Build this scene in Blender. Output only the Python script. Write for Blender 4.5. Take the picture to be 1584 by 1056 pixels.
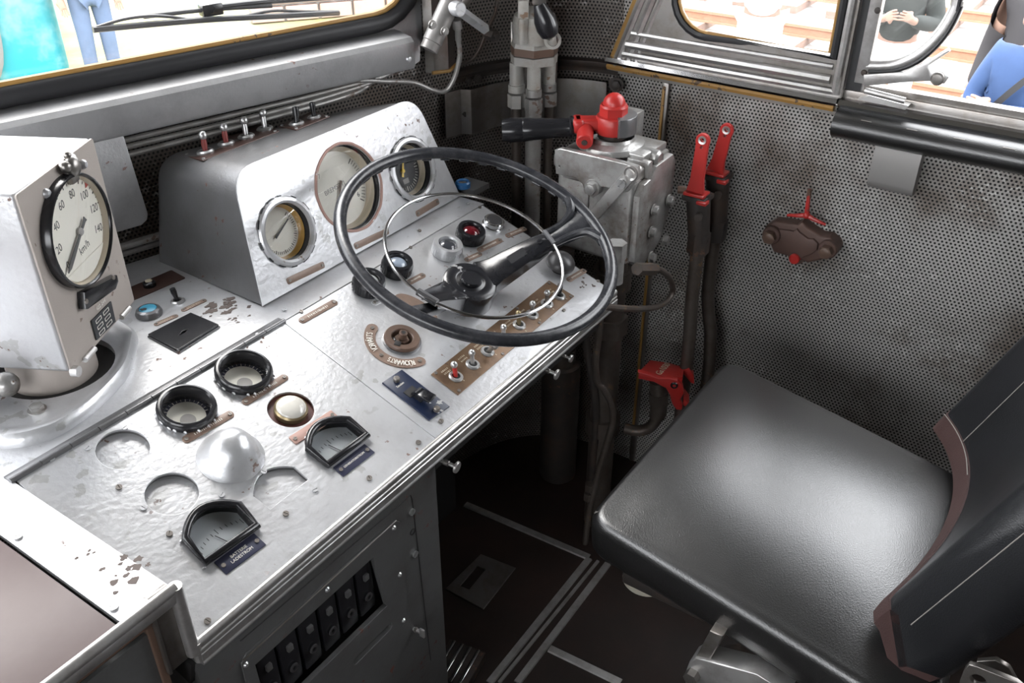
import bpy, bmesh, math, random
from mathutils import Vector, Matrix
random.seed(7)
PI = math.pi
for o in list(bpy.data.objects): bpy.data.objects.remove(o)
SC = bpy.context.scene; COL = SC.collection
# ---------------------------------------------------------------- camera
FPX, PITCH, YAW, CX, CY = 1421.9, math.radians(32.87), math.radians(55.55), 792, 528
EYE = Vector((0, 0, 1.70))
FWD = Vector((math.sin(YAW)*math.cos(PITCH), math.cos(YAW)*math.cos(PITCH), -math.sin(PITCH)))
RGT = Vector((math.cos(YAW), -math.sin(YAW), 0)); DWN = FWD.cross(RGT)
cd = bpy.data.cameras.new('camera'); cam = bpy.data.objects.new('camera', cd); COL.objects.link(cam)
cd.sensor_width = 36; cd.lens = FPX/1584*36; cd.clip_start = .02
cam.matrix_world = Matrix(((RGT.x, -DWN.x, -FWD.x, EYE.x), (RGT.y, -DWN.y, -FWD.y, EYE.y), (RGT.z, -DWN.z, -FWD.z, EYE.z), (0, 0, 0, 1)))
SC.camera = cam
# ---------------------------------------------------------------- light
wd = bpy.data.worlds.new('overcast sky'); SC.world = wd; wd.use_nodes = True
_nt = wd.node_tree; _bg = _nt.nodes['Background']
_bg.inputs[0].default_value = (.95, .97, 1.0, 1); _bg.inputs[1].default_value = 6.5
sl = bpy.data.lights.new('hazy sun', 'SUN'); sl.energy = 2.0; sl.angle = math.radians(25); sl.color = (1, .96, .9)
so = bpy.data.objects.new('hazy sun', sl); COL.objects.link(so); so.rotation_euler = (math.radians(38), 0, math.radians(150))
SC.view_settings.view_transform = 'Standard'; SC.view_settings.look = 'None'; SC.view_settings.gamma = 1
SC.view_settings.use_curve_mapping = False; SC.view_settings.exposure = 0.55
def portal(loc, rot, sx, sy):
    l = bpy.data.lights.new('window portal', 'AREA'); l.shape = 'RECTANGLE'; l.size = sx; l.size_y = sy; l.cycles.is_portal = True
    o = bpy.data.objects.new('window portal', l); COL.objects.link(o); o.location = loc; o.rotation_euler = rot
# ---------------------------------------------------------------- geometry helpers
def ray(px, py): return RGT*((px-CX)/FPX) + DWN*((py-CY)/FPX) + FWD
def hit(px, py, n, p):
    v = ray(px, py); n = Vector(n); return EYE + v*(n.dot(Vector(p)-EYE)/n.dot(v))
def pz(px, py, z): return hit(px, py, (0, 0, 1), (0, 0, z))
def pyy(px, py, y): return hit(px, py, (0, 1, 0), (0, y, 0))
def pxx(px, py, x): return hit(px, py, (1, 0, 0), (x, 0, 0))
def proj(q):
    q = Vector(q)-EYE; w = q.dot(FWD); return CX+FPX*q.dot(RGT)/w, CY+FPX*q.dot(DWN)/w
def T(x=0, y=0, z=0): return Matrix.Translation((x, y, z))
def RX(a): return Matrix.Rotation(math.radians(a), 4, 'X')
def RY(a): return Matrix.Rotation(math.radians(a), 4, 'Y')
def RZ(a): return Matrix.Rotation(math.radians(a), 4, 'Z')
def basis(o, x, y, z):
    return Matrix(((x[0], y[0], z[0], o[0]), (x[1], y[1], z[1], o[1]), (x[2], y[2], z[2], o[2]), (0, 0, 0, 1)))
def zto(p, d):
    q = Vector(d).normalized().to_track_quat('Z', 'Y'); return Matrix.Translation(p) @ q.to_matrix().to_4x4()
class Fr:
    """a working plane of the cab: local x, y in the plane, z out of it"""
    def __init__(s, M): s.M = M; s.o = M.translation; s.n = (M.to_3x3() @ Vector((0, 0, 1))); s.I = M.inverted()
    def w(s, px, py, off=0): return hit(px, py, s.n, s.o+s.n*off)
    def uv(s, px, py, off=0): q = s.I @ s.w(px, py, off); return (q.x, q.y)
    def at(s, px, py, off=0, rz=0): u, v = s.uv(px, py, off); return s.M @ T(u, v, off) @ RZ(rz)
    def rad(s, px, py, hw, off=0):
        u, v = s.uv(px, py, off); xs = [proj(s.M @ Vector((u+.02*math.cos(a*PI/18), v+.02*math.sin(a*PI/18), off)))[0] for a in range(36)]
        return .02*hw*2/(max(xs)-min(xs))
    def line(s, p, q, off=0):
        a = s.uv(*p, off); b = s.uv(*q, off); L = math.hypot(b[0]-a[0], b[1]-a[1])
        return s.M @ T((a[0]+b[0])/2, (a[1]+b[1])/2, off) @ RZ(math.degrees(math.atan2(b[1]-a[1], b[0]-a[0]))), L
class MB:
    def __init__(s): s.b = bmesh.new()
    def _merge(s, t, M=None):
        if M is not None: bmesh.ops.transform(t, matrix=M, verts=t.verts)
        me = bpy.data.meshes.new('t'); t.to_mesh(me); t.free(); s.b.from_mesh(me); bpy.data.meshes.remove(me); return s
    def raw(s, V, Fc, M=None):
        t = bmesh.new(); vs = [t.verts.new(v) for v in V]
        for f in Fc:
            try: t.faces.new([vs[i] for i in f])
            except ValueError: pass
        bmesh.ops.recalc_face_normals(t, faces=t.faces)
        return s._merge(t, M)
    def box(s, c, d, M=None, bev=0, seg=2):
        t = bmesh.new(); bmesh.ops.create_cube(t, size=1)
        for v in t.verts: v.co = Vector((v.co.x*d[0]+c[0], v.co.y*d[1]+c[1], v.co.z*d[2]+c[2]))
        if bev: bmesh.ops.bevel(t, geom=list(t.edges), offset=bev, segments=seg, profile=.5, affect='EDGES')
        return s._merge(t, M)
    def lathe(s, prof, M=None, seg=32, loop=False):
        V = []; Fc = []; n = len(prof)
        for r, z in prof:
            for k in range(seg): a = 2*PI*k/seg; V.append((max(r, 0)*math.cos(a), max(r, 0)*math.sin(a), z))
        for i in range(n if loop else n-1):
            j = (i+1) % n
            for k in range(seg): k2 = (k+1) % seg; Fc.append((i*seg+k, i*seg+k2, j*seg+k2, j*seg+k))
        t = bmesh.new(); vs = [t.verts.new(v) for v in V]
        for f in Fc: t.faces.new([vs[i] for i in f])
        bmesh.ops.remove_doubles(t, verts=t.verts, dist=1e-6)
        bmesh.ops.dissolve_degenerate(t, edges=t.edges, dist=1e-7)
        bmesh.ops.recalc_face_normals(t, faces=t.faces)
        return s._merge(t, M)
    def cyl(s, p0, p1, r0, r1=None, seg=24, M=None, bev=0):
        p0 = Vector(p0); p1 = Vector(p1); L = (p1-p0).length; r1 = r0 if r1 is None else r1
        pr = [(0, 0), (r0, 0), (r1, L), (0, L)] if not bev else [(0, 0), (r0-bev, 0), (r0, bev), (r1, L-bev), (r1-bev, L), (0, L)]
        A = zto(p0, p1-p0); return s.lathe(pr, (M @ A) if M is not None else A, seg)
    def hexa(s, p0, p1, r, M=None, bev=.0): return s.cyl(p0, p1, r, None, 6, M)
    def tube(s, pts, r, seg=10, closed=False, sm=6, M=None, prof=None):
        pts = [Vector(p) for p in pts]
        if sm and len(pts) > 2:
            out = []; n = len(pts); rng = range(n if closed else n-1)
            for i in rng:
                g = (lambda k: pts[k % n]) if closed else (lambda k: pts[min(max(k, 0), n-1)])
                a, b, c, d = g(i-1), g(i), g(i+1), g(i+2)
                for k in range(sm):
                    u = k/sm; out.append(.5*((2*b)+(c-a)*u+(2*a-5*b+4*c-d)*u*u+(3*b-a-3*c+d)*u**3))
            if not closed: out.append(pts[-1])
            pts = out
        n = len(pts); V = []; Fc = []; prevx = None
        for i, p in enumerate(pts):
            tg = (pts[(i+1) % n]-pts[i-1]) if closed else (pts[min(i+1, n-1)]-pts[max(i-1, 0)])
            tg.normalize()
            if prevx is None:
                up = Vector((0, 0, 1)) if abs(tg.z) < .9 else Vector((1, 0, 0)); x = up.cross(tg).normalized()
            else: x = (prevx-tg*prevx.dot(tg)).normalized()
            prevx = x; y = tg.cross(x); rr = r(i/(n-1)) if callable(r) else r
            for k in range(seg):
                a = 2*PI*k/seg; V.append(p+x*(rr*math.cos(a))+y*(rr*math.sin(a)))
        for i in range(n if closed else n-1):
            j = (i+1) % n
            for k in range(seg): k2 = (k+1) % seg; Fc.append((i*seg+k, i*seg+k2, j*seg+k2, j*seg+k))
        if not closed: Fc.append(list(range(seg))[::-1]); Fc.append([(n-1)*seg+k for k in range(seg)])
        return s.raw(V, Fc, M)
    def prism(s, poly, z0, z1, M=None, bev=0, seg=2):
        t = bmesh.new(); n = len(poly)
        lo = [t.verts.new((x, y, z0)) for x, y in poly]; hi = [t.verts.new((x, y, z1)) for x, y in poly]
        t.faces.new(lo[::-1]); top = t.faces.new(hi)
        for i in range(n): t.faces.new((lo[i], lo[(i+1) % n], hi[(i+1) % n], hi[i]))
        bmesh.ops.recalc_face_normals(t, faces=t.faces)
        if bev: bmesh.ops.bevel(t, geom=list(top.edges), offset=bev, segments=seg, profile=.5, affect='EDGES')
        return s._merge(t, M)
    def ball(s, c, r, sc=(1, 1, 1), M=None, u=20, v=12):
        t = bmesh.new(); bmesh.ops.create_uvsphere(t, u_segments=u, v_segments=v, radius=r)
        A = T(*c) @ Matrix.Diagonal((*sc, 1)); return s._merge(t, (M @ A) if M is not None else A)
    def me(s, mesh, M=None):
        t = bmesh.new(); t.from_mesh(mesh); return s._merge(t, M)
    def build(s, name, mat, parent=None, M=None, sharp=35):
        b = s.b
        if mat.name.startswith('gauge_glass'):
            b.normal_update()
            if sum(f.normal.z*f.calc_area() for f in b.faces) < -1e-7: bmesh.ops.reverse_faces(b, faces=b.faces)
        for f in b.faces: f.smooth = True
        for e in b.edges:
            if len(e.link_faces) == 2 and e.calc_face_angle(0) > math.radians(sharp): e.smooth = False
        me = bpy.data.meshes.new(name); b.to_mesh(me); b.free(); me.materials.append(mat)
        o = bpy.data.objects.new(name, me); COL.objects.link(o)
        if parent is not None: o.parent = parent
        if M is not None:
            if parent is None: o.matrix_world = M
            else: o.matrix_local = M
        return o
def curve_mesh(cu):
    o = bpy.data.objects.new('c', cu); COL.objects.link(o); bpy.context.view_layer.update()
    me = bpy.data.meshes.new_from_object(o.evaluated_get(bpy.context.evaluated_depsgraph_get()))
    bpy.data.objects.remove(o); bpy.data.curves.remove(cu); return me
def plate(outer, holes, th, bev=0):
    """flat plate with real holes, top face at z=0, thickness th"""
    cu = bpy.data.curves.new('p', 'CURVE'); cu.dimensions = '2D'; cu.fill_mode = 'BOTH'; cu.extrude = th/2-bev; cu.bevel_depth = bev
    for pl in [outer]+holes:
        sp = cu.splines.new('POLY'); sp.points.add(len(pl)-1)
        for q, (x, y) in zip(sp.points, pl): q.co = (x, y, 0, 1)
        sp.use_cyclic_u = True
    me = curve_mesh(cu); me.transform(T(0, 0, -th/2)); return me
def textm(s, size, ext=.0004, align='CENTER'):
    cu = bpy.data.curves.new('t', 'FONT'); cu.body = s; cu.size = size; cu.extrude = ext; cu.align_x = align; cu.align_y = 'CENTER'
    return curve_mesh(cu)
def circ(x, y, r, n=48): return [(x+r*math.cos(2*PI*k/n), y+r*math.sin(2*PI*k/n)) for k in range(n)]
def rrect(w, h, r, n=5, x=0, y=0):
    o = []
    for cx_, cy_, a0 in ((w/2-r, h/2-r, 0), (-w/2+r, h/2-r, 90), (-w/2+r, -h/2+r, 180), (w/2-r, -h/2+r, 270)):
        for k in range(n+1): a = math.radians(a0+90*k/n); o.append((x+cx_+r*math.cos(a), y+cy_+r*math.sin(a)))
    return o
def tag(o, label, cat, group=None, kind=None):
    if label: o['label'] = label
    if cat: o['category'] = cat
    if group: o['group'] = group
    if kind: o['kind'] = kind
    return o
def thing(name, label, cat, M, group=None):
    o = bpy.data.objects.new(name, None); COL.objects.link(o); o.empty_display_size = .02; o.matrix_world = M
    return tag(o, label, cat, group)
def struct(o): o['kind'] = 'structure'; return o
# ---------------------------------------------------------------- materials
def mk(name):
    m = bpy.data.materials.new(name); m.use_nodes = True; nt = m.node_tree; b = nt.nodes['Principled BSDF']; return m, nt, b
def N(nt, t, **k):
    n = nt.nodes.new(t)
    for a, v in k.items(): setattr(n, a, v)
    return n
def mix(nt, fac, a, b):
    n = N(nt, 'ShaderNodeMix', data_type='RGBA')
    for sock, v in ((n.inputs[0], fac), (n.inputs[6], a), (n.inputs[7], b)):
        if hasattr(v, 'is_linked') or isinstance(v, bpy.types.NodeSocket): nt.links.new(v, sock)
        else: sock.default_value = v if not isinstance(v, tuple) else (*v, 1)
    return n.outputs[2]
def noise(nt, scale, detail=4, rough=.6, coord=None, typ='noise'):
    n = N(nt, 'ShaderNodeTexNoise'); n.inputs['Scale'].default_value = scale; n.inputs['Detail'].default_value = detail; n.inputs['Roughness'].default_value = rough
    if coord is not None: nt.links.new(coord, n.inputs['Vector'])
    return n.outputs[0]
def ramp(nt, src, lo, hi, inv=False):
    n = N(nt, 'ShaderNodeMapRange'); n.inputs[1].default_value = lo; n.inputs[2].default_value = hi
    n.inputs[3].default_value = 1 if inv else 0; n.inputs[4].default_value = 0 if inv else 1
    nt.links.new(src, n.inputs[0]); return n.outputs[0]
def math_(nt, op, a, b=None):
    n = N(nt, 'ShaderNodeMath', operation=op)
    for i, v in enumerate((a, b)):
        if v is None: continue
        if isinstance(v, bpy.types.NodeSocket): nt.links.new(v, n.inputs[i])
        else: n.inputs[i].default_value = v
    return n.outputs[0]
def coords(nt, kind='Object'): return N(nt, 'ShaderNodeTexCoord').outputs[kind]
def bump(nt, b, src, st, dist=.001):
    n = N(nt, 'ShaderNodeBump'); n.inputs['Strength'].default_value = st; n.inputs['Distance'].default_value = dist
    nt.links.new(src, n.inputs['Height']); nt.links.new(n.outputs[0], b.inputs['Normal'])
def paint(name, col, rough=.5, metal=0, var=.12, chip=0, chipcol=(.16, .11, .09), bs=260, bst=.25, stain=None, staina=.0, spec=.5, stscale=9, smudge=None):
    """worn paint: soft tone variation, chips to primer, orange-peel bump, optional dirt"""
    m, nt, b = mk(name); co = coords(nt)
    n1 = noise(nt, 14, 5, .6, co)
    c = mix(nt, n1, tuple(max(0, x*(1-var)) for x in col), tuple(min(1, x*(1+var)) for x in col))
    if stain: c = mix(nt, math_(nt, 'MULTIPLY', ramp(nt, noise(nt, stscale, 6, .7, co), .45, .75), staina), c, stain)
    if smudge: c = mix(nt, math_(nt, 'MULTIPLY', math_(nt, 'MULTIPLY', ramp(nt, noise(nt, 34, 3, .5, co), .60, .62), ramp(nt, noise(nt, 5, 2, .5, co), .48, .56)), .7), c, smudge)
    if chip:
        k = math_(nt, 'MULTIPLY', ramp(nt, noise(nt, 70, 3, .55, co), .70-chip, .72-chip), ramp(nt, noise(nt, 7, 2, .5, co), .55, .6))
        c = mix(nt, k, c, chipcol)
        rr = N(nt, 'ShaderNodeMix', data_type='FLOAT'); nt.links.new(k, rr.inputs[0]); rr.inputs[2].default_value = rough; rr.inputs[3].default_value = .7
        nt.links.new(rr.outputs[0], b.inputs['Roughness'])
        if metal:
            mm = N(nt, 'ShaderNodeMix', data_type='FLOAT'); nt.links.new(k, mm.inputs[0]); mm.inputs[2].default_value = metal; mm.inputs[3].default_value = 0
            nt.links.new(mm.outputs[0], b.inputs['Metallic'])
    else: b.inputs['Roughness'].default_value = rough; b.inputs['Metallic'].default_value = metal
    nt.links.new(c, b.inputs['Base Color']); b.inputs['Specular IOR Level'].default_value = spec
    if bst: bump(nt, b, noise(nt, bs, 3, .5, co), bst, .0008)
    return m
M_ = {}
M_['silver'] = paint('aluminium_paint', (.60, .605, .62), .36, .60, .06, .05, (.20, .14, .12), 110, .7, (.40, .39, .40), .5, smudge=(.40, .40, .39))
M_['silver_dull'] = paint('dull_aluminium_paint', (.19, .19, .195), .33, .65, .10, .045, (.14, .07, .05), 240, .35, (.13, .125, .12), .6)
M_['ledge'] = paint('ledge_paint', (.46, .46, .465), .38, .6, .08, .05, (.2, .13, .11), 200, .5, (.2, .19, .19), .5)
M_['cast'] = paint('cast_iron_silver', (.40, .395, .385), .31, .6, .16, .06, (.16, .10, .07), 130, .9, (.12, .08, .055), .85, stscale=13)
M_['box_face'] = paint('beige_grey_enamel', (.42, .375, .34), .55, .1, .08, .06, (.2, .15, .12), 500, .2)
M_['pedestal'] = paint('pedestal_grey', (.115, .115, .115), .45, .35, .15, .06, (.14, .06, .045), 200, .3, (.07, .06, .055), .6)
M_['dark'] = paint('grimy_dark_steel', (.05, .043, .04), .55, .4, .3, .1, (.13, .07, .045), 150, .5, (.10, .06, .04), .6, stscale=14)
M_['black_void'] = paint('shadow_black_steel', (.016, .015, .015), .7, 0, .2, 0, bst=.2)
M_['pipe'] = paint('brown_grey_pipe', (.10, .085, .075), .45, .5, .3, .12, (.16, .10, .06), 160, .4, (.06, .035, .025), .7, stscale=20)
M_['copper_pipe'] = paint('painted_pipe', (.30, .29, .28), .4, .5, .2, .12, (.14, .09, .07), 160, .3, (.14, .11, .09), .5, stscale=22)
M_['chrome'] = paint('polished_metal', (.62, .62, .63), .16, 1, .08, 0, bs=120, bst=.06)
M_['alu'] = paint('worn_bare_aluminium', (.60, .59, .58), .36, .85, .15, 0, bs=90, bst=.15, stain=(.20, .17, .15), staina=.6, stscale=18)
M_['alu_dark'] = paint('dull_bare_aluminium', (.30, .285, .27), .36, .9, .15, 0, bs=90, bst=.2, stain=(.12, .085, .06), staina=.7, stscale=14)
M_['ochre'] = paint('ochre_old_paint', (.34, .19, .055), .45, 0, .25, .12, (.10, .07, .05), 150, .3)
M_['black'] = paint('black_bakelite', (.014, .014, .016), .22, 0, .2, 0, bs=90, bst=.05)
M_['black_worn'] = paint('worn_black_paint', (.011, .0115, .014), .22, 0, .3, .05, (.28, .28, .28), 120, .12, (.03, .03, .033), .5, stscale=24)
M_['rubber'] = paint('black_rubber', (.018, .018, .02), .45, 0, .2, 0, bst=.1)
M_['wheel'] = paint('steering_rim_black', (.02, .021, .025), .26, 0, .3, 0, bs=160, bst=.25, stain=(.085, .085, .09), staina=.55, stscale=40)
M_['red'] = paint('red_paint', (.42, .026, .022), .35, 0, .15, .08, (.10, .07, .06), 130, .25, (.35, .02, .02), .4)
M_['plate'] = paint('brown_pertinax', (.225, .155, .12), .42, .1, .12, 0, bst=.1, stain=(.13, .085, .06), staina=.7, stscale=30)
M_['plate_pink'] = paint('bare_primer', (.42, .26, .22), .65, 0, .12, .07, (.6, .6, .6), 200, .2)
M_['plate_bronze'] = paint('bronze_panel', (.20, .125, .075), .38, .35, .15, .05, (.1, .06, .04), 200, .15, (.10, .065, .05), .7, stscale=26)
M_['plate_dark'] = paint('dark_brown_plate', (.065, .035, .028), .4, .2, .2, 0, bst=.15)
M_['blue_plate'] = paint('navy_enamel', (.008, .015, .042), .35, 0, .2, .09, (.5, .5, .5), 160, .15)
M_['navy'] = paint('anodised_navy', (.035, .038, .068), .38, .3, .1, 0, bst=.05)
M_['brown_part'] = paint('brown_bakelite', (.12, .075, .055), .42, .1, .2, .05, (.07, .04, .03), 160, .25)
M_['screw'] = paint('old_screw', (.26, .24, .22), .4, .7, .2, 0, bs=100, bst=.2, stain=(.14, .09, .07), staina=.7, stscale=60)
M_['screw_bright'] = paint('bright_screw', (.55, .55, .55), .3, .8, .1, 0, bst=.1)
M_['lino'] = paint('mauve_linoleum', (.13, .092, .088), .42, 0, .08, 0, bs=60, bst=.08, stain=(.18, .14, .135), staina=.4, stscale=5)
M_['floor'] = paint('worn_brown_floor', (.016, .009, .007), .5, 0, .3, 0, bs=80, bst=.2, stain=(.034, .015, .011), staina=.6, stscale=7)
M_['white_dial'] = paint('cream_dial', (.80, .78, .70), .5, 0, .02, 0, bst=0)
M_['cream_ring'] = paint('aged_cream', (.52, .45, .34), .45, 0, .1, 0, bst=0)
M_['ochre_ring'] = paint('amber_ring', (.42, .24, .05), .4, 0, .1, 0, bst=0)
M_['dial_black'] = paint('dial_black', (.03, .032, .036), .5, 0, .1, 0, bst=0)
M_['ink'] = paint('dial_ink', (.03, .03, .03), .6, 0, 0, 0, bst=0)
M_['white_ink'] = paint('white_lettering', (.78, .76, .70), .6, 0, .05, 0, bst=0)
M_['grey_disc'] = paint('grey_dial_disc', (.30, .29, .28), .6, 0, .03, 0, bst=0)
M_['needle_yellow'] = paint('yellow_needle', (.75, .50, .04), .45, 0, .05, 0, bst=0)
M_['red_mark'] = paint('red_dial_mark', (.45, .06, .04), .5, 0, .05, 0, bst=0)
M_['cyan'] = paint('cyan_cap', (.05, .27, .40), .35, 0, .15, .08, (.4, .4, .4), 200, .2)
M_['fabric'] = paint('brown_rib_fabric', (.045, .020, .018), .8, 0, .2, 0, bs=500, bst=.6)
M_['cream'] = paint('cream_plastic', (.62, .58, .48), .35, 0, .06, 0, bst=.1)
M_['ceiling'] = paint('cab_ceiling_paint', (.11, .105, .10), .6, 0, .05, 0, bst=.1)
M_['thread'] = paint('light_thread', (.26, .24, .22), .8, 0, .1, 0, bst=0)
def leather(name, col=(.009, .0088, .009), rough=.31, spec=1.0):
    m, nt, b = mk(name); co = coords(nt)
    v = N(nt, 'ShaderNodeTexVoronoi'); v.inputs['Scale'].default_value = 520; nt.links.new(co, v.inputs['Vector'])
    w = noise(nt, 22, 4, .6, co)
    h = math_(nt, 'ADD', math_(nt, 'MULTIPLY', v.outputs[0], .35), math_(nt, 'MULTIPLY', w, .06))
    bump(nt, b, h, .35, .002)
    nt.links.new(mix(nt, noise(nt, 6, 5, .6, co), tuple(x*.7 for x in col), tuple(x*1.6 for x in col)), b.inputs['Base Color'])
    r = N(nt, 'ShaderNodeMapRange'); nt.links.new(noise(nt, 12, 5, .7, co), r.inputs[0]); r.inputs[3].default_value = rough-.03; r.inputs[4].default_value = rough+.05
    nt.links.new(r.outputs[0], b.inputs['Roughness']); b.inputs['Specular IOR Level'].default_value = spec; b.inputs['Coat Weight'].default_value = .55 if spec > .9 else 0; b.inputs['Coat Roughness'].default_value = .27; return m
M_['leather'] = leather('black_leatherette')
M_['leather2'] = leather('black_back_leatherette', (.010, .0105, .012), .36, .45)
def perforated(name, base=(.36, .34, .325), pitch=.0083):
    """sheet steel punched with staggered round holes, rust and scuffs"""
    m, nt, b = mk(name); uv = coords(nt, 'UV'); sp = N(nt, 'ShaderNodeSeparateXYZ'); nt.links.new(uv, sp.inputs[0])
    def cell(s, p, off):
        return math_(nt, 'SUBTRACT', math_(nt, 'MULTIPLY', math_(nt, 'FRACT', math_(nt, 'ADD', math_(nt, 'DIVIDE', s, p), off)), p), p/2)
    ds = []
    for off in (0, .5):
        x = cell(sp.outputs[0], pitch, off); y = cell(sp.outputs[1], pitch*math.sqrt(3), off)
        ds.append(math_(nt, 'SQRT', math_(nt, 'ADD', math_(nt, 'MULTIPLY', x, x), math_(nt, 'MULTIPLY', y, y))))
    d = math_(nt, 'MINIMUM', ds[0], ds[1]); hole = ramp(nt, d, pitch*.25, pitch*.31, True)
    c = mix(nt, noise(nt, 3.5, 6, .65, uv), tuple(x*.62 for x in base), tuple(x*1.35 for x in base))
    c = mix(nt, math_(nt, 'MULTIPLY', ramp(nt, noise(nt, 4.5, 5, .6, uv), .50, .70), .85), c, (.105, .07, .046))
    c = mix(nt, math_(nt, 'MULTIPLY', math_(nt, 'MULTIPLY', ramp(nt, noise(nt, 70, 5, .8, uv), .54, .62), ramp(nt, noise(nt, 5.5, 3, .6, uv), .50, .62)), .9), c, (.70, .69, .67))
    c = mix(nt, hole, c, (.008, .008, .008))
    nt.links.new(c, b.inputs['Base Color'])
    mt = N(nt, 'ShaderNodeMapRange'); nt.links.new(hole, mt.inputs[0]); mt.inputs[3].default_value = .30; mt.inputs[4].default_value = 0; nt.links.new(mt.outputs[0], b.inputs['Metallic'])
    rr = N(nt, 'ShaderNodeMapRange'); nt.links.new(hole, rr.inputs[0]); rr.inputs[3].default_value = .42; rr.inputs[4].default_value = .9; nt.links.new(rr.outputs[0], b.inputs['Roughness'])
    bump(nt, b, math_(nt, 'SUBTRACT', 1, hole), .6, .0012); return m
M_['perf'] = perforated('perforated_steel', (.40, .385, .37)); M_['perf_dark'] = perforated('dark_perforated_steel', (.15, .132, .12))  # second one: same punched sheet, darker base colour for front wall and corner
def glass(name, tint=(1, 1, 1), rough=0.0, dirt=.0, ior=1.5):
    m = bpy.data.materials.new(name); m.use_nodes = True; nt = m.node_tree; nt.nodes.clear()
    out = N(nt, 'ShaderNodeOutputMaterial'); tr = N(nt, 'ShaderNodeBsdfTransparent'); tr.inputs[0].default_value = (*tint, 1)
    gl = N(nt, 'ShaderNodeBsdfGlossy'); gl.inputs['Roughness'].default_value = rough
    fr = N(nt, 'ShaderNodeFresnel'); fr.inputs[0].default_value = ior; mx = N(nt, 'ShaderNodeMixShader')
    gm = N(nt, 'ShaderNodeNewGeometry'); nt.links.new(math_(nt, 'MULTIPLY', fr.outputs[0], math_(nt, 'SUBTRACT', 1, gm.outputs['Backfacing'])), mx.inputs[0]); nt.links.new(tr.outputs[0], mx.inputs[1]); nt.links.new(gl.outputs[0], mx.inputs[2])
    last = mx.outputs[0]
    if dirt:
        df = N(nt, 'ShaderNodeBsdfDiffuse'); df.inputs[0].default_value = (.7, .7, .68, 1); m2 = N(nt, 'ShaderNodeMixShader')
        k = math_(nt, 'MULTIPLY', ramp(nt, noise(nt, 5, 5, .6, coords(nt)), .4, .8), dirt)
        nt.links.new(k, m2.inputs[0]); nt.links.new(last, m2.inputs[1]); nt.links.new(df.outputs[0], m2.inputs[2]); last = m2.outputs[0]
    nt.links.new(last, out.inputs[0]); return m
M_['glass'] = glass('window_glass', dirt=.10)
M_['gauge_glass'] = glass('gauge_glass'); M_['hood_glass'] = glass('gauge_glass_thick', ior=2.1)
def lens(name, col, rough=.12):
    m, nt, b = mk(name); b.inputs['Base Color'].default_value = (*col, 1); b.inputs['Roughness'].default_value = rough; b.inputs['Coat Weight'].default_value = .6; b.inputs['Coat Roughness'].default_value = .05
    return m
M_['lens_milk'] = lens('milky_lens', (.62, .60, .55)); M_['lens_blue'] = lens('grey_blue_lens', (.28, .33, .40)); M_['lens_dark'] = lens('dark_lens', (.05, .055, .065), .08); M_['lens_red'] = lens('deep_red_lens', (.13, .008, .015), .08)
M_['lens_grey'] = lens('smoky_lens', (.40, .41, .40))
M_['button'] = paint('dark_button_plastic', (.045, .043, .045), .34, 0, .1, 0, bst=0)
M_['clamp'] = paint('grey_clamp', (.10, .10, .105), .4, .2, .1, 0, bst=0)
# ---------------------------------------------------------------- working planes
SLOPE = 18.0
FP = Fr(T(0, .73, .80) @ RX(SLOPE))                  # sloping control panels
HA = 18.0
FH = Fr(T(0, 1.109, .905) @ RX(90-HA))               # hood face
FT = Fr(T(0, 0, .905))                               # level desk top
WX = 1.85
FR = Fr(basis((WX, 0, 0), (0, -1, 0), (0, 0, 1), (-1, 0, 0)))    # right wall: x = -Y, y = Z, z into the cab
TH = math.radians(15)
WA = Vector((math.cos(TH), -math.sin(TH), 0)); WB = Vector((-math.sin(TH), -math.cos(TH), 0)); WO = Vector((.88, 1.44, 0))
FWL = Fr(basis(WO, WA, (0, 0, 1), WB))               # front wall: x along, y = Z, z into the cab
FD = Fr(basis((0, .742, 0), (1, 0, 0), (0, 0, 1), (0, -1, 0)))   # pedestal front
# ================================================================ THE SETTING
def fwp(t, z, off=0): return WO+WA*t+WB*off+Vector((0, 0, z))
def strip(path, zlo, zhi, name, mat, u0=0):
    """upright sheet along a plan path, UV in metres"""
    me = bpy.data.meshes.new(name); V = []; F = []; U = []; L = u0
    for i, p in enumerate(path):
        if i: L += (Vector(p)-Vector(path[i-1])).length
        V += [(p[0], p[1], zlo), (p[0], p[1], zhi)]; U.append(L)
    for i in range(len(path)-1): F.append((2*i, 2*i+1, 2*i+3, 2*i+2))
    me.from_pydata(V, [], F); uvl = me.uv_layers.new(name='UVMap')
    for p in me.polygons:
        p.use_smooth = True
        for li in p.loop_indices:
            vi = me.loops[li].vertex_index; uvl.data[li].uv = (U[vi//2], V[vi][2])
    me.materials.append(mat); o = bpy.data.objects.new(name, me); COL.objects.link(o); return struct(o)
XM = .185                                            # the nose ridge, where the two windscreens meet
def fpt(t, off=0): q = fwp(t, 0, off); return (q.x, q.y)
T0 = (XM-.88)/WA.x; T1 = .797
arc = []; ce = fwp(T1, 0, .27)
for k in range(13):
    a = math.radians(75-75*k/12); arc.append((ce.x+.27*math.cos(a), ce.y+.27*math.sin(a)))
strip([fpt(T0), fpt(-.3), fpt(0), fpt(.3), fpt(.6), fpt(T1)]+arc[1:], 0, 1.16, 'wall_front', M_['perf_dark'])
strip([fpt(.66), fpt(T1)]+arc[1:], 1.16, 2.12, 'wall_corner', M_['perf_dark'], 1.37)
YA = arc[-1][1]
strip([(WX, YA), (WX, .9), (WX, .4), (WX, -.4), (WX, -1.3)], 0, 1.10, 'wall_right', M_['perf'], 3.0)
me = bpy.data.meshes.new('wall_right'); me.from_pydata([(WX, YA, 1.16), (WX, YA, 2.12), (WX, .66, 2.12), (WX, YA-.02, 1.10), (WX, YA, 1.1)], [], [(0, 1, 2, 3, 4)])
ul = me.uv_layers.new(name='UVMap')
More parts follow.
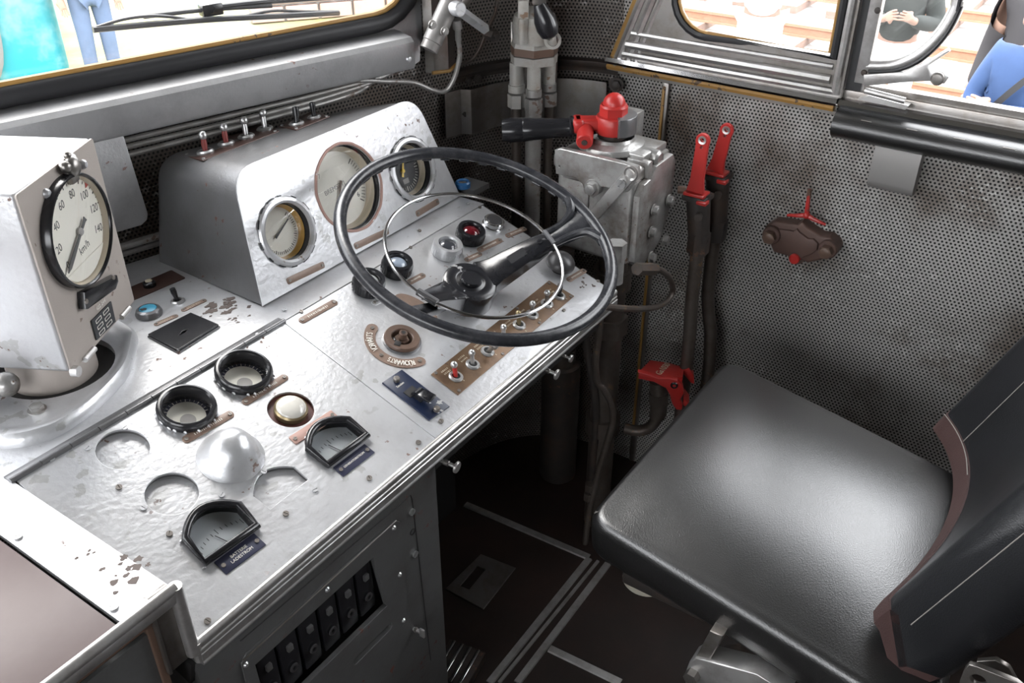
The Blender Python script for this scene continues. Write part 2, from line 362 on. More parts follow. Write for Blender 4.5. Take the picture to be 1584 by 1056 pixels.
for li, l in enumerate(me.loops): v = me.vertices[l.vertex_index].co; ul.data[li].uv = (3.0-(v.y-YA), v.z)
me.materials.append(M_['perf']); o = bpy.data.objects.new('wall_right', me); COL.objects.link(o); struct(o)
# left half of the cab, out of the picture, mirrored about the ridge: it shapes the daylight
def mir(p): return (2*XM-p[0], p[1])
strip([mir(fpt(T0)), mir(fpt(.6)), mir(fpt(T1))]+[mir(p) for p in arc], 0, 1.16, 'wall_left', M_['perf'], 6)
strip([(2*XM-WX, 1.0), (2*XM-WX, -1.3)], 0, 1.10, 'wall_left', M_['perf'], 8)
strip([mir(fpt(.66)), mir(fpt(T1))]+[mir(p) for p in arc], 1.16, 2.12, 'wall_left', M_['perf'], 6)
b = MB(); b.box((XM, -1.32, 1.07), (3.4, .04, 2.14)); struct(b.build('wall_back', M_['ceiling']))
ridge = fpt(T0)
pl_ = [fpt(T0, -.05), fpt(T1, -.05), (WX+.06, 1.02), (WX+.06, -1.34), (2*XM-WX-.06, -1.34), (2*XM-WX-.06, 1.02), mir(fpt(T1, -.05))]
b = MB(); b.prism(pl_, 2.12, 2.18); struct(b.build('ceiling', M_['ceiling']))
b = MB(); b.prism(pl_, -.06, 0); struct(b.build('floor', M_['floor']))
# window heads, centre post
b = MB()
for s in (0, 1):
    f = (lambda p: p) if s == 0 else mir
    p, q = f(fpt(T0, .0)), f(fpt(.68, .0)); p2, q2 = f(fpt(T0, .03)), f(fpt(.68, .03))
    b.raw([(*p, 1.93), (*q, 1.93), (*q2, 1.93), (*p2, 1.93), (*p, 2.12), (*q, 2.12), (*q2, 2.12), (*p2, 2.12)], [(0, 1, 2, 3), (4, 5, 6, 7), (0, 1, 5, 4), (3, 2, 6, 7), (0, 3, 7, 4), (1, 2, 6, 5)])
    x = WX+.02 if s == 0 else 2*XM-WX-.02
    b.box((x, -.3, 2.01), (.04, 2.5, .24)); b.box((x, -1.0, 1.5), (.04, .6, 1.0))
b.cyl((ridge[0], ridge[1]-.01, 1.16), (ridge[0], ridge[1]-.01, 2.12), .045)
struct(b.build('trim_1', M_['ledge']))
# ---- windscreen with rubber gasket
def wpoly(mar=0, n=6):
    t0, t1, z0, z1, r = T0+.06+mar, .655-mar, 1.236+mar, 1.93-mar, .11-mar*.6
    o = []
    for cx_, cz_, a0 in ((t1-r, z1-r, 0), (t0+r, z1-r, 90), (t0+r, z0+r, 180), (t1-r, z0+r, 270)):
        for k in range(n+1): a = math.radians(a0+90*k/n); o.append((cx_+r*math.cos(a), cz_+r*math.sin(a)))
    return o
w1 = MB().me(plate(wpoly(.012), [], .005)).build('window_1', M_['glass'], None, FWL.M @ T(0, 0, -.012)); struct(w1)
g = MB().tube([(x, z, .004) for x, z in wpoly(0)], .019, 12, True, 1).build('gasket', M_['rubber'], w1, T(0, 0, .012))
MB().tube([(x, z, .008) for x, z in wpoly(.019)], .006, 8, True, 1).build('gasket_lip', M_['ochre'], g)
# opaque sheet around the glass
hole = wpoly(.004)
MB().me(plate([(T0, 1.15), (.70, 1.15), (.70, 2.12), (T0, 2.12)], [hole], .012)).build('surround', M_['ledge'], w1, T(0, 0, .010))
# mirrored windscreen over the left half
w9 = MB().me(plate(wpoly(.012), [], .005)).build('window_2', M_['glass'], None, Matrix(((-1, 0, 0, 2*XM), (0, 1, 0, 0), (0, 0, 1, 0), (0, 0, 0, 1))) @ FWL.M @ T(0, 0, -.012)); struct(w9)
MB().me(plate([(T0, 1.15), (.70, 1.15), (.70, 2.12), (T0, 2.12)], [hole], .012)).build('surround', M_['ledge'], w9, T(0, 0, .010))
# ---- ledge under the windscreen
b = MB()
ld = [(.0, 1.150), (.062, 1.150), (.066, 1.156), (.066, 1.204), (.058, 1.212), (.022, 1.216), (.0, 1.216)]
b.raw([fwp(t, z, o_) for t in (T0, .592) for o_, z in ld], [tuple(range(7)), tuple(range(13, 6, -1))]+[(i, (i+1) % 7, 7+(i+1) % 7, 7+i) for i in range(7)])
ledge = struct(b.build('trim_2', M_['ledge']))
b = MB(); b.raw([fwp(t, z, .055) for t, z in ((.592, 1.152), (.612, 1.160), (.616, 1.200), (.592, 1.211))]+[fwp(t, z, 0) for t, z in ((.592, 1.152), (.612, 1.160), (.616, 1.200), (.592, 1.211))],
                [(0, 1, 2, 3), (0, 4, 5, 1), (1, 5, 6, 2), (2, 6, 7, 3)]).build('end_cap', M_['ledge'], ledge)
b = MB(); p = fwp(.578, 1.172, .066); b.lathe([(0, .004), (.005, .003), (.007, 0)], zto(p, WB), 16); b.build('rivet', M_['silver'], ledge)
b = MB(); q = [(-.66, .985), (-.012, .985), (.0, .992), (.004, 1.002), (-.006, 1.151), (-.66, 1.151)]
b.prism(q, .052, .060, FWL.M, .002); b.build('apron', M_['ledge'], ledge)
b = MB()
for k, tt in enumerate((-.52, -.36)): b.box((tt, 1.2165, .045), (.002, .002, .034), FWL.M)
b.build('seam', M_['dark'], ledge)
# ---- pillar cover between windscreen and corner
b = MB(); b.raw([fwp(t, z, o_) for t, o_ in ((.655, .012), (.665, .03), (.70, .034), (.735, .012)) for z in (1.118, 2.1)], [(0, 1, 3, 2), (2, 3, 5, 4), (4, 5, 7, 6)])
pc = struct(b.build('trim_3', M_['alu_dark']))
b = MB(); b.tube([fwp(.66, 1.120, .03), fwp(.70, 1.118, .036), fwp(.735, 1.12, .014)], .004, 8, sm=0); b.build('bottom_bead', M_['ochre'], pc)
# ---- waist rail along corner and side wall
def rail(pts, prof, name, mat, parent=None):
    V = []; F = []; n = len(prof); m = len(pts)
    for i, p in enumerate(pts):
        p = Vector((p[0], p[1], 0)); a = Vector((*pts[max(i-1, 0)], 0)); c = Vector((*pts[min(i+1, m-1)], 0)); d = (c-a).normalized(); nn = Vector((d.y, -d.x, 0))
        for o_, z in prof: V.append(p+nn*o_+Vector((0, 0, z)))
    for i in range(m-1):
        for k in range(n): k2 = (k+1) % n; F.append((i*n+k, i*n+k2, (i+1)*n+k2, (i+1)*n+k))
    F += [tuple(range(n)), tuple(range((m-1)*n, m*n))[::-1]]
    return MB().raw(V, F).build(name, mat, parent)
cpath = [fpt(.74), fpt(T1)]+arc[1:]+[(WX, .99)]
wr = struct(rail(cpath, [(0, 1.076), (.012, 1.078), (.014, 1.086), (.008, 1.090), (.012, 1.096), (.012, 1.102), (0, 1.106)], 'trim_4', M_['dark']))
spath = [(WX, 1.0), (WX, .5)]
wr2 = struct(rail([(WX, 1.0), (WX, .478)], [(0, 1.104), (.022, 1.104), (.026, 1.110), (.022, 1.118), (0, 1.120)], 'trim_5', M_['chrome']))
rail([(WX, 1.0), (WX, .484)], [(0, 1.090), (.014, 1.090), (.018, 1.097), (.014, 1.104), (0, 1.104)], 'paint_bead', M_['ochre'], wr2)
rail([(WX, 1.0), (WX, .474)], [(0, 1.082), (.012, 1.083), (.012, 1.090), (0, 1.090)], 'lower_bead', M_['alu_dark'], wr2)
vp = struct(MB().box((WX-.006, .853, .545), (.012, .016, 1.075), bev=.003).build('trim_6', M_['alu_dark']))
MB().box((WX-.013, .855, .6), (.006, .007, .95), bev=.002).build('paint_bead', M_['ochre'], vp)
# ---- side window with its metal frame (drawn in the wall plane: x = -Y, y = Z)
zb = 1.118
def lean(z): return -(.992-(z-1.10)*.37)
def sidehole(m=0):
    o = []; r = .075-m*.6
    yl = lambda z: lean(z)+.082+m
    z0, z1, x1 = 1.196+m, 1.90-m, -.506-m
    o += [(x1, z0), (x1, z1), (yl(z1), z1)]
    for k in range(7):
        a = math.radians(180+90*k/6); o.append((yl(z0+r)+r+r*math.cos(a), z0+r+r*math.sin(a)))
    return o
side_out = [(lean(zb), zb), (-.474, zb), (-.474, 1.93), (lean(1.93), 1.93)]
w3 = MB().me(plate(sidehole(.006), [], .005)).build('window_3', M_['glass'], None, FR.M @ T(0, 0, -.012)); struct(w3)
MB().me(plate(side_out, [sidehole(0)], .024)).build('frame', M_['alu_dark'], w3, T(0, 0, .024))
b = MB()
for z_, o_, r_ in ((1.130, .014, .007), (1.152, .016, .009), (1.176, .012, .006)): b.tube([(lean(z_)+.02, z_, o_), (-.50+(.012 if z_ < 1.14 else 0), z_, o_)], r_, 8, sm=0)
b.tube([(-.487, 1.125, .014), (-.487, 1.92, .014)], .008, 8, sm=0)
b.build('frame_ridges', M_['alu'], w3, T(0, 0, .012))
b = MB(); b.tube([(x, z, .012) for x, z in sidehole(-.003)], .009, 8, True, 1); b.build('gasket', M_['rubber'], w3, T(0, 0, .01))
b = MB(); b.tube([(x, z, .012) for x, z in sidehole(.006)], .0035, 8, True, 1); b.build('gasket_lip', M_['ochre'], w3, T(0, 0, .012))
b = MB()
for d_, r_ in ((.012, .009), (.036, .010), (.054, .006)): b.tube([(lean(1.10)+d_, 1.10, .008), (lean(1.93)+d_, 1.93, .008)], r_, 8, sm=0)
b.build('slanted_stile', M_['alu'], w3, T(0, 0, .012))
b = MB(); b.tube([(lean(1.11)-.004, 1.11, .006), (lean(1.93)-.004, 1.93, .006)], .007, 8, sm=0); b.build('stile_bead', M_['ochre'], w3, T(0, 0, .012))
MB().box((-.458, 1.53, -.005), (.03, .82, .03)).build('seal_channel', M_['rubber'], w3)
# ---- sill of the open door window
ds = struct(MB().box((WX+.02, -.33, 1.117), (.044, 1.62, .034), bev=.003).build('door_1', M_['alu_dark']))
rail([(WX, .476), (WX, -1.0)], [(0, 1.100), (.014, 1.100), (.02, 1.108), (.014, 1.116), (0, 1.118)], 'sill_bead', M_['chrome'], ds)
rail([(WX+.02, .44), (WX+.02, -1.0)], [(0, 1.134), (.012, 1.134), (.012, 1.146), (0, 1.15)], 'window_channel', M_['alu_dark'], ds)
# ---- small hinged quarter light standing in the door window
def fw(px, py, off=0): u, v = FR.uv(px, py, off); return (u, v, off)
w4 = MB()
gp = [fw(*p)[:2] for p in ((1362, -10), (1347, 98), (1385, 92), (1420, 76), (1455, 42), (1478, 0), (1484, -12))]
top = [(gp[-1][0]+.012, 1.90), (gp[0][0]-.05, 1.90)]
w4.me(plate(gp+top, [], .004)); w4 = struct(w4.build('window_4', M_['glass'], None, FR.M @ T(0, 0, .002)))
b = MB(); dpts = [fw(*p) for p in ((1343, 101), (1385, 99), (1424, 82), (1460, 47), (1484, 2), (1492, -40))]; dpts = [Vector(p) for p in dpts]+[Vector((dpts[-1][0]+.01, 1.9, 0))]
b.tube(dpts, .0125, 12, sm=6); b.build('bent_frame', M_['alu'], w4)
b = MB(); b.tube([p+Vector((.006, -.008, .010)) for p in dpts], .0045, 8, sm=6); b.build('gasket', M_['rubber'], w4)
b = MB(); a_, c_ = fw(1332, 126), fw(1358, 0)
dx = (c_[0]-a_[0])/(c_[1]-a_[1]); b.prism([(a_[0]-.010, a_[1]), (a_[0]+.012, a_[1]), (a_[0]+.012+dx*.78, a_[1]+.78), (a_[0]-.010+dx*.78, a_[1]+.78)], -.008, .012, None, .002)
st = b.build('hinge_stile', M_['alu'], w4)
b = MB()
for p in ((1337, 112), (1358, 16)): x, y, _ = fw(*p, .012); b.lathe([(0, .003), (.005, .002), (.006, 0)], T(x, y, .012), 14)
b.build('screw', M_['dark'], st)
b = MB(); q = [fw(*p)[:2] for p in ((1340, 130), (1400, 124), (1440, 122), (1464, 126), (1472, 116), (1462, 106), (1446, 104), (1440, 98), (1473, 76), (1470, 71), (1436, 92), (1400, 108), (1340, 112))]
b.prism(q, .008, .016, None, .002); arm = b.build('stay_arm', M_['alu'], w4)
x, y, _ = fw(1455, 117); MB().lathe([(0, .012), (.009, .011), (.012, .008), (.012, 0)], T(x, y, .016), 18).build('stay_screw', M_['alu_dark'], arm)
# hinge leaf of the armrest side
hg = thing('butt_hinge', 'small metal hinge on the window sill above the end of the black armrest', 'hinge', Matrix.Identity(4))
b = MB(); p, q = pxx(1338, 140, WX-.022), pxx(1400, 156, WX-.022)
b.tube([p, q], .006, 10, sm=0); b.build('knuckle', M_['alu'], hg)
b = MB(); p, q, r_, s_ = pxx(1326, 153, WX-.022), pxx(1400, 170, WX-.022), pxx(1405, 164, WX-.022), pxx(1345, 148, WX-.022)
b.raw([p, q, r_, s_]+[v+Vector((.02, 0, 0)) for v in (p, q, r_, s_)], [(0, 1, 2, 3), (7, 6, 5, 4), (0, 1, 5, 4), (1, 2, 6, 5), (2, 3, 7, 6), (3, 0, 4, 7)]); b.build('leaf', M_['alu'], hg)
# ---- padded armrest below the sill
ar = MB(); prof = []
for k in range(15):
    a = math.radians(-90+180*k/14); prof.append((.004+.050*math.cos(a)**.8, 1.0725+.030*math.sin(a)))
ar = rail([(WX, .472), (WX, .468), (WX, .1), (WX, -.95)], [(0, 1.0425)]+prof+[(0, 1.1025)], 'armrest', M_['leather'])
tag(ar, 'black padded armrest roll along the sill of the open side window', 'armrest')
b = MB(); b.tube([(WX-.046, .47, 1.088), (WX-.046, -.9, 1.088)], .0016, 6, sm=0); b.build('seam', M_['rubber'], ar)
b = MB()
for k in range(9): b.box((WX-.040, .41-.085*k, 1.0935), (.006, .02, .001), bev=.0004)
b.build('stitches', M_['thread'], ar)
# ---- portals for the daylight
portal((fwp(-.03, 1.58, -.05)), (PI/2, 0, -TH+PI), 1.4, .74); bpy.data.objects['window portal'].rotation_euler = (math.radians(90), 0, -TH)
portal((2*XM-fwp(-.03, 0, -.05).x, fwp(-.03, 0, -.05).y, 1.58), (math.radians(90), 0, TH), 1.4, .74)
portal((WX+.06, .1, 1.52), (math.radians(90), 0, math.radians(-90)), 1.9, .84)
portal((2*XM-WX-.06, .1, 1.52), (math.radians(90), 0, math.radians(90)), 1.9, .84)
# ---------------------------------------------------------------- outside
GZ = -1.15
def flat(name, poly, z, mat):
    me = bpy.data.meshes.new(name); me.from_pydata([(x, y, z) for x, y in poly], [], [tuple(range(len(poly)))]); me.materials.append(mat)
    o = bpy.data.objects.new(name, me); COL.objects.link(o); return struct(o)
M_['gravel'] = paint('pale_gravel', (.30, .285, .27), .9, 0, .35, 0, bs=30, bst=.6, stain=(.22, .18, .12), staina=.5, stscale=1.2)
M_['grass'] = paint('dry_bright_grass', (.26, .25, .10), .9, 0, .25, 0, bs=60, bst=.6, stain=(.33, .30, .20), staina=.7, stscale=1.6)
M_['brickpave'] = paint('pale_brick', (.36, .25, .21), .9, 0, .2, 0, bst=.3)
M_['rust_rail'] = paint('rusty_rail', (.30, .16, .10), .7, 0, .2, 0, bst=.3)
M_['sleeper'] = paint('old_sleeper', (.22, .15, .12), .85, 0, .3, 0, bst=.4)
flat('ground', [(-60, -60), (60, -60), (60, 60), (-60, 60)], GZ, M_['gravel'])
flat('ground_lawn', [(-30, 6.5), (9.0, 6.5), (9.5, 9.5), (8.5, 40), (-30, 40)], GZ+.01, M_['grass'])
def track(x, lab):
    t = thing('railway_track', lab, 'track', T(x, 0, GZ))
    for s in (-.72, .72):
        b = MB(); b.box((s, -4.2, .20), (.07, 22, .03)); b.box((s, -4.2, .15), (.02, 22, .08)); b.box((s, -4.2, .10), (.13, 22, .02)); b.build('rail', M_['rust_rail'], t)
    b = MB()
    for k in range(34): b.box((0, -14+.62*k, .045), (2.4, .24, .09))
    b.build('sleepers', M_['sleeper'], t)
track(9.95, 'rusty railway track running past the open side window behind the person in blue')
track(13.2, 'second rusty track farther out at the top right edge of the photo')
# brick building foot seen past the wiper
bw = thing('brick_wall', 'pale washed-out brick wall seen through the windscreen right of the wiper', 'wall', T(8.75, 8.45, GZ) @ RZ(-36))
b = MB()
for r_ in range(8):
    for k in range(6): b.box((-1.05+.42*k+(.21 if r_ % 2 else 0), 0, .11+.2*r_), (.39, .2, .17), bev=.01, seg=1)
b.build('bricks', M_['brickpave'], bw)
MB().box((.1, .06, .86), (2.7, .16, 1.7)).build('mortar', M_['gravel'], bw)
# turquoise railcar standing on the left
M_['teal'] = paint('turquoise_body', (.01, .22, .27), .4, 0, .1, 0, bst=0, stain=(.30, .42, .44), staina=.95, stscale=1.1)
M_['pale_trim'] = paint('pale_grey_trim', (.20, .19, .195), .5, 0, .05, 0, bst=0)
_e = pz(114, 128, GZ)
rc = thing('railcar', 'turquoise rail vehicle standing at the left edge beyond the windscreen', 'vehicle', T(_e.x, _e.y, GZ) @ RZ(-30))
b = MB(); b.box((-2.0, 1.5, 1.33), (4.0, 3.0, 2.6), bev=.12, seg=4); b.build('body', M_['teal'], rc)
b = MB(); b.tube([(-.88, -.03, .02), (-.65, -.03, .30), (-.60, -.03, .9), (-.64, -.03, 2.0), (-.9, -.03, 2.3), (-2.4, -.03, 2.3)], .09, 10, sm=5); b.build('window_rim', M_['pale_trim'], rc)
MB().box((-1.52, -.01, 1.2), (1.7, .03, 2.1), bev=.01).build('window_pane', M_['grey_disc'], rc)
# ================================================================ CONTROL DESK
DL, DS, DR = .382, .8535, 1.412                       # left end, panel split, right end
PD = .333                                            # depth of the sloping panels along the slope
CU, SU = math.cos(math.radians(SLOPE)), math.sin(math.radians(SLOPE))
YH = .73+PD*CU; ZH = .80+PD*SU                       # hinge line
desk = thing('control_desk', 'long silver-painted driver desk with two sloping control panels and dark grey cupboard front', 'desk', T(.9, .8, 0))
DI = Matrix.Translation((-.9, -.8, 0))
def dpart(b, name, mat, M=None, sharp=35): return b.build(name, mat, desk, DI @ (M if M is not None else Matrix.Identity(4)), sharp)
def slot_screw(name, M, r=.0038, mat='screw', parent=None, PI_=None):
    b = MB(); a = random.uniform(0, 180); h = r*.55
    b.me(plate([(r*math.cos(t), r*math.sin(t)) for t in [math.radians(k*18) for k in range(20)]], [[(-r*.8, -r*.13), (r*.8, -r*.13), (r*.8, r*.13), (-r*.8, r*.13)]], h*.6), T(0, 0, h))
    b.cyl((0, 0, 0), (0, 0, h*.45), r, seg=20)
    return b.build(name, M_[mat], parent, (PI_ @ M @ RZ(a)) if PI_ is not None else M @ RZ(a))
def hexbolt(name, M, r, h, mat, parent, PI_=Matrix.Identity(4), washer=0):
    b = MB(); 
    if washer: b.cyl((0, 0, 0), (0, 0, h*.25), washer, seg=24)
    b.cyl((0, 0, h*.2), (0, 0, h), r, seg=6); b.cyl((0, 0, h), (0, 0, h*1.06), r*.75, r*.65, seg=20)
    return b.build(name, M_[mat], parent, PI_ @ M)
# --- panel plates with true openings
def dshape(fr, pts, bulge, n=10):
    """bottom-left, bottom-right, right top, left top -> D outline with arched top, local uv"""
    bl, br, rt, lt = [Vector(fr.uv(*p)) for p in pts]
    o = [bl, br, rt]; nrm = (rt-lt); nrm = Vector((-nrm.y, nrm.x)).normalized()
    for k in range(1, n): t = k/n; o.append(rt.lerp(lt, t)+nrm*(bulge*4*t*(1-t)))
    o.append(lt); return [(p.x, p.y) for p in o]
def grow(poly, d):
    c = Vector((sum(p[0] for p in poly)/len(poly), sum(p[1] for p in poly)/len(poly))); n = len(poly); o = []
    for i in range(n):
        p, a, b_ = Vector(poly[i]), Vector(poly[i-1]), Vector(poly[(i+1) % n])
        e1 = (p-a).normalized(); e2 = (b_-p).normalized(); n1 = Vector((e1.y, -e1.x)); n2 = Vector((e2.y, -e2.x)); nn = (n1+n2)
        if nn.length < 1e-6: nn = n1
        nn.normalize(); k = 1/max(.5, nn.dot(n1)); q = p+nn*(d*k); o.append((q.x, q.y))
    return o
G1 = (289, 631, 43); G2 = (377, 575, 41)
RC1 = (190, 694, 43); RC2 = (266, 763, 43); LMP = (450, 633, 37)
holesL = []
for (x, y, w) in (RC1, RC2, LMP): u, v = FP.uv(x, y); holesL.append(circ(u, v, FP.rad(x, y, w)))
for (x, y, w) in (G1, G2): u, v = FP.uv(x, y); holesL.append(circ(u, v, FP.rad(x, y, w)*.98))
DB = dshape(FP, ((418, 788), (478, 741), (455, 721), (391, 767)), .022)
DG1 = dshape(FP, ((506, 722), (567, 676), (538, 652), (476, 697)), .022)
DG2 = dshape(FP, ((317, 873), (397, 816), (369, 784), (287, 837)), .026)
holesL += [DB, DG1, DG2]
PT = .004
LP = plate([(DL, 0), (DS-.0012, 0), (DS-.0012, PD-.004), (DL, PD-.004)], holesL, PT, .0006)
left_panel = dpart(MB().me(LP), 'left_panel', M_['silver'], FP.M)
for (x, y, w) in (RC1, RC2):                          # sunk blanking discs
    u, v = FP.uv(x, y); r = FP.rad(x, y, w)
    b = MB(); b.lathe([(0, -.010), (r*1.02, -.010)], T(u, v, 0), 48); dpart(b, 'blanking_disc', M_['silver'], FP.M)
    dpart(MB().lathe([(r*1.02, -.010), (r*1.004, -.0015)], T(u, v, 0), 48), 'shaded_recess_wall', M_['pedestal'], FP.M)  # dark grey here is the recess's shade put into the wall colour
b = MB(); b.prism(DB, -.014, -.0085); dpart(b, 'blanking_plate', M_['silver'], FP.M)
_n = len(DB); dpart(MB().raw([(x, y, -.0015) for x, y in grow(DB, .0002)]+[(x, y, -.0085) for x, y in grow(DB, .0002)], [(k, (k+1) % _n, _n+(k+1) % _n, _n+k) for k in range(_n)]), 'shaded_recess_wall', M_['pedestal'], FP.M)  # D-shaped wall, likewise coloured dark to give the recess its shade
RP = plate([(DS+.0012, 0), (DR, 0), (DR, PD-.004), (DS+.0012, PD-.004)], [circ(*FP.uv(622, 524), FP.rad(622, 524, 26))], PT, .0006)
right_panel = dpart(MB().me(RP), 'right_panel', M_['silver'], FP.M)
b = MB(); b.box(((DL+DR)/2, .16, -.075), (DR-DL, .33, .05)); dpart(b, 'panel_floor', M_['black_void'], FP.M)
# --- level top behind the panels, running left as a border beside the side table
YB = 1.47
topp = [(DL-.067, .731), (DL-.004, .731), (DL-.004, YH), (DR+.01, YH), (DR+.01, 1.22), (1.2, 1.335), (.90, 1.414), (.60, 1.49), (.25, 1.58), (-.4, 1.45), (-.4, 1.06), (DL-.067, 1.06)]
dpart(MB().prism(topp, ZH-.006-.002, ZH-.001), 'level_top', M_['silver'])
b = MB()
HX0, HX1 = .375, .857
n_ = 11
for k in range(n_):
    x0 = HX0+(HX1-HX0)*k/n_; x1 = HX0+(HX1-HX0)*(k+1)/n_-.0012; b.cyl((x0, YH-.003, ZH+.0005), (x1, YH-.003, ZH+.0005), .0042, seg=12)
b.box(((HX0+HX1)/2, YH+.006, ZH-.0003), (HX1-HX0, .014, .002), bev=.0006)
dpart(b, 'piano_hinge', M_['silver_dull'])
# --- front trim moulding
def xprof(prof, x0, x1, name, mat, par=None, M=None):
    n = len(prof); V = [(x0, y, z) for y, z in prof]+[(x1, y, z) for y, z in prof]
    F = [tuple(range(n))[::-1], tuple(range(n, 2*n))]+[(i, (i+1) % n, n+(i+1) % n, n+i) for i in range(n)]
    return dpart(MB().raw(V, F), name, mat, M)
def arcp(cy_, cz_, r, a0, a1, n=6): return [(cy_+r*math.cos(math.radians(a0+(a1-a0)*k/n)), cz_+r*math.sin(math.radians(a0+(a1-a0)*k/n))) for k in range(n+1)]
prof = [(.731, .796)]+arcp(.7245, .7975, .0055, 60, 200)+arcp(.7215, .788, .003, 120, 220, 4)+[(.719, .784), (.719, .770)]+arcp(.7205, .766, .0035, 130, 300, 5)+[(.731, .760)]
ft = xprof(prof, DL+.004, DR+.004, 'front_trim', M_['alu'])
xprof([(.7186, .7835), (.7186, .7705), (.7176, .7715), (.7176, .7825)], DL+.004, DR+.004, 'trim_face', M_['alu'])
# side border trim: level left edge, its upright corner, then the side table edge further left
b = MB(); zc = ZH
b.tube([(DL, .727, .785), (DL, .727, zc-.003)], .0085, 12, sm=0); b.tube([(DL+.004, .7245, .77), (DL+.004, .7245, .8)], .006, 10, sm=0)
dpart(b, 'corner_trim', M_['alu'])
b = MB(); b.box((DL-.018, .735, .84), (.028, .008, .125), bev=.002); b.box((DL-.032, .7345, .84), (.004, .012, .125), bev=.001); dpart(b, 'corner_post', M_['alu_dark'])
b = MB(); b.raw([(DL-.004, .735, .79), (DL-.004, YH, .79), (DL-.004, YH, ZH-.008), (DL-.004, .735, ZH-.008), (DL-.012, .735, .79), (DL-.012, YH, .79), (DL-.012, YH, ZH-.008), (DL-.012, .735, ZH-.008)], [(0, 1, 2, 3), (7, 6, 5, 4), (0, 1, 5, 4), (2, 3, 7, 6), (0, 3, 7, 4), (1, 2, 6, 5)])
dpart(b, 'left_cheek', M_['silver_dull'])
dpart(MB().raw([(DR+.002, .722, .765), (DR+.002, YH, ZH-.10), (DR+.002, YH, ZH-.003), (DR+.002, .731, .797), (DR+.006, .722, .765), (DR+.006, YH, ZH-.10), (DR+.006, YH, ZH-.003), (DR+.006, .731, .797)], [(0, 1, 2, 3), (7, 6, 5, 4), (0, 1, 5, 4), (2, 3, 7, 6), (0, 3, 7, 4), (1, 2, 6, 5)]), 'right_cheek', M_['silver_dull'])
# --- cupboard front below the left panel
PX1 = .863
def pf(px, py): return FD.uv(px, py)
ope = [pf(*p) for p in ((394, 1032), (572, 857), (600, 938), (470, 1056))]
ox0, ox1, oz0, oz1 = .470, .706, .538, .664
hole = [(ox0, oz0), (ox1+.016, oz0), (ox1-.002, oz1), (ox0-.004, oz1)]
_sl0, _sl1 = pf(552, 1026), pf(598, 962); slot = rrect(_sl1[0]-_sl0[0]+.02, .016, .008, 5, (_sl0[0]+_sl1[0])/2, (_sl0[1]+_sl1[1])/2); print('SLOT', _sl0, _sl1)
fr_ = MB().me(plate([(DL+.006, 0.005), (PX1, 0.005), (PX1, .764), (DL+.006, .764)], [[(x, z) for x, z in hole], slot], .006))
front = dpart(fr_, 'cupboard_front', M_['pedestal'], FD.M)
dpart(MB().box((PX1-.003, .95, .384), (.006, .41, .758)), 'cupboard_side', M_['pedestal'])
dpart(MB().box((DL+.01, .95, .384), (.006, .41, .758)), 'cupboard_side', M_['pedestal'])
# raised access cover with its edge
cov = plate([(.448, .43), (.768, .43), (.768, .685), (.758, .695), (.458, .695), (.448, .685)], [hole, slot], .003, .0006)
cover = dpart(MB().me(cov), 'access_cover', M_['pedestal'], FD.M @ T(0, 0, .0032))
cvi = (DI @ FD.M @ T(0, 0, .0032)).inverted() @ DI
b = MB(); b.tube([(.450, .690, .0005), (.760, .6955, .0005)], .0012, 6, sm=0); b.build('bright_edge', M_['alu_dark'], cover)
for p in ((378, 1026), (504, 910), (607, 815), (616, 887), (622, 958)):
    x, z = FD.uv(*p); bb = MB(); bb.lathe([(0, .0032), (.0028, .0026), (.0046, 0)], T(x, z, 0), 14); bb.build('cover_screw', M_['screw_bright'], cover)
for p in ((636, 791), (641, 856)): slot_screw('front_screw', FD.M @ T(*FD.uv(*p), .0005), .0060, 'screw_bright', desk, DI)
x, z = FD.uv(638, 822); b = MB(); b.lathe([(.006, .0), (.0062, .0012), (.0045, .0012), (.0045, -.002), (0, -.002)], T(x, z, 0), 18); dpart(b, 'key_hole', M_['black_void'], FD.M)
b = MB(); b.tube([(.455, .722, .0005), (.800, .716, .0005), (.803, .706, .0005), (.818, .30, .0005)], .0009, 6, sm=0); dpart(b, 'door_joint', M_['black_void'], FD.M)
dpart(MB().box((1.14, 1.155, .37), (.55, .008, .74)), 'knee_blackout', M_['black_void'])  # black sheet added to keep the kneehole dark and hide the wall behind
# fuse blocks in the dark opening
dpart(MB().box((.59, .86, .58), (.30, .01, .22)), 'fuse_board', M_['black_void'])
for k in range(6):
    x = .492+.040*k
    bk = dpart(MB().box((x, .775, .600), (.034, .05, .105), bev=.003), 'fuse_block', M_['black'])
    MB().box((x, .748, .625), (.010, .006, .012), bev=.0015).build('fuse_cap', M_['pedestal'], bk, Matrix.Identity(4))
    MB().lathe([(.004, 0), (.0075, .001), (.0075, .003), (.004, .003)], T(x, .7488, .582) @ RX(90), 16).build('fuse_ring', M_['button'], bk, Matrix.Identity(4))
# thumb screws
def thumb(name, p0, d, L, r, lab, flat=False):
    t = thing(name, lab, 'thumb screw', zto(p0, d))
    MB().cyl((0, 0, -.004), (0, 0, L), r*.42, seg=14).build('shank', M_['alu'], t)
    MB().cyl((0, 0, L*.15), (0, 0, L*.55), r*.62, seg=16, bev=.001).build('collar', M_['alu_dark'], t)
    if flat: MB().box((0, 0, L+.004), (.005, r*2.4, .011), bev=.002).build('wing', M_['alu'], t)
    else: MB().cyl((0, 0, L), (0, 0, L+.005), r*1.25, seg=20, bev=.001).build('head', M_['alu'], t)
    return t
TS = 'spring-loaded thumb screws under the desk edge'
thumb('thumb_screw', pyy(683, 712, .735), (.12, -1, -.10), .026, .008, 'metal thumb screw under the desk trim just right of the cupboard corner', False)
thumb('thumb_screw', pyy(840, 570, .735), (.10, -1, -.12), .026, .008, 'metal thumb screw under the desk trim below the row of toggle switches', False)
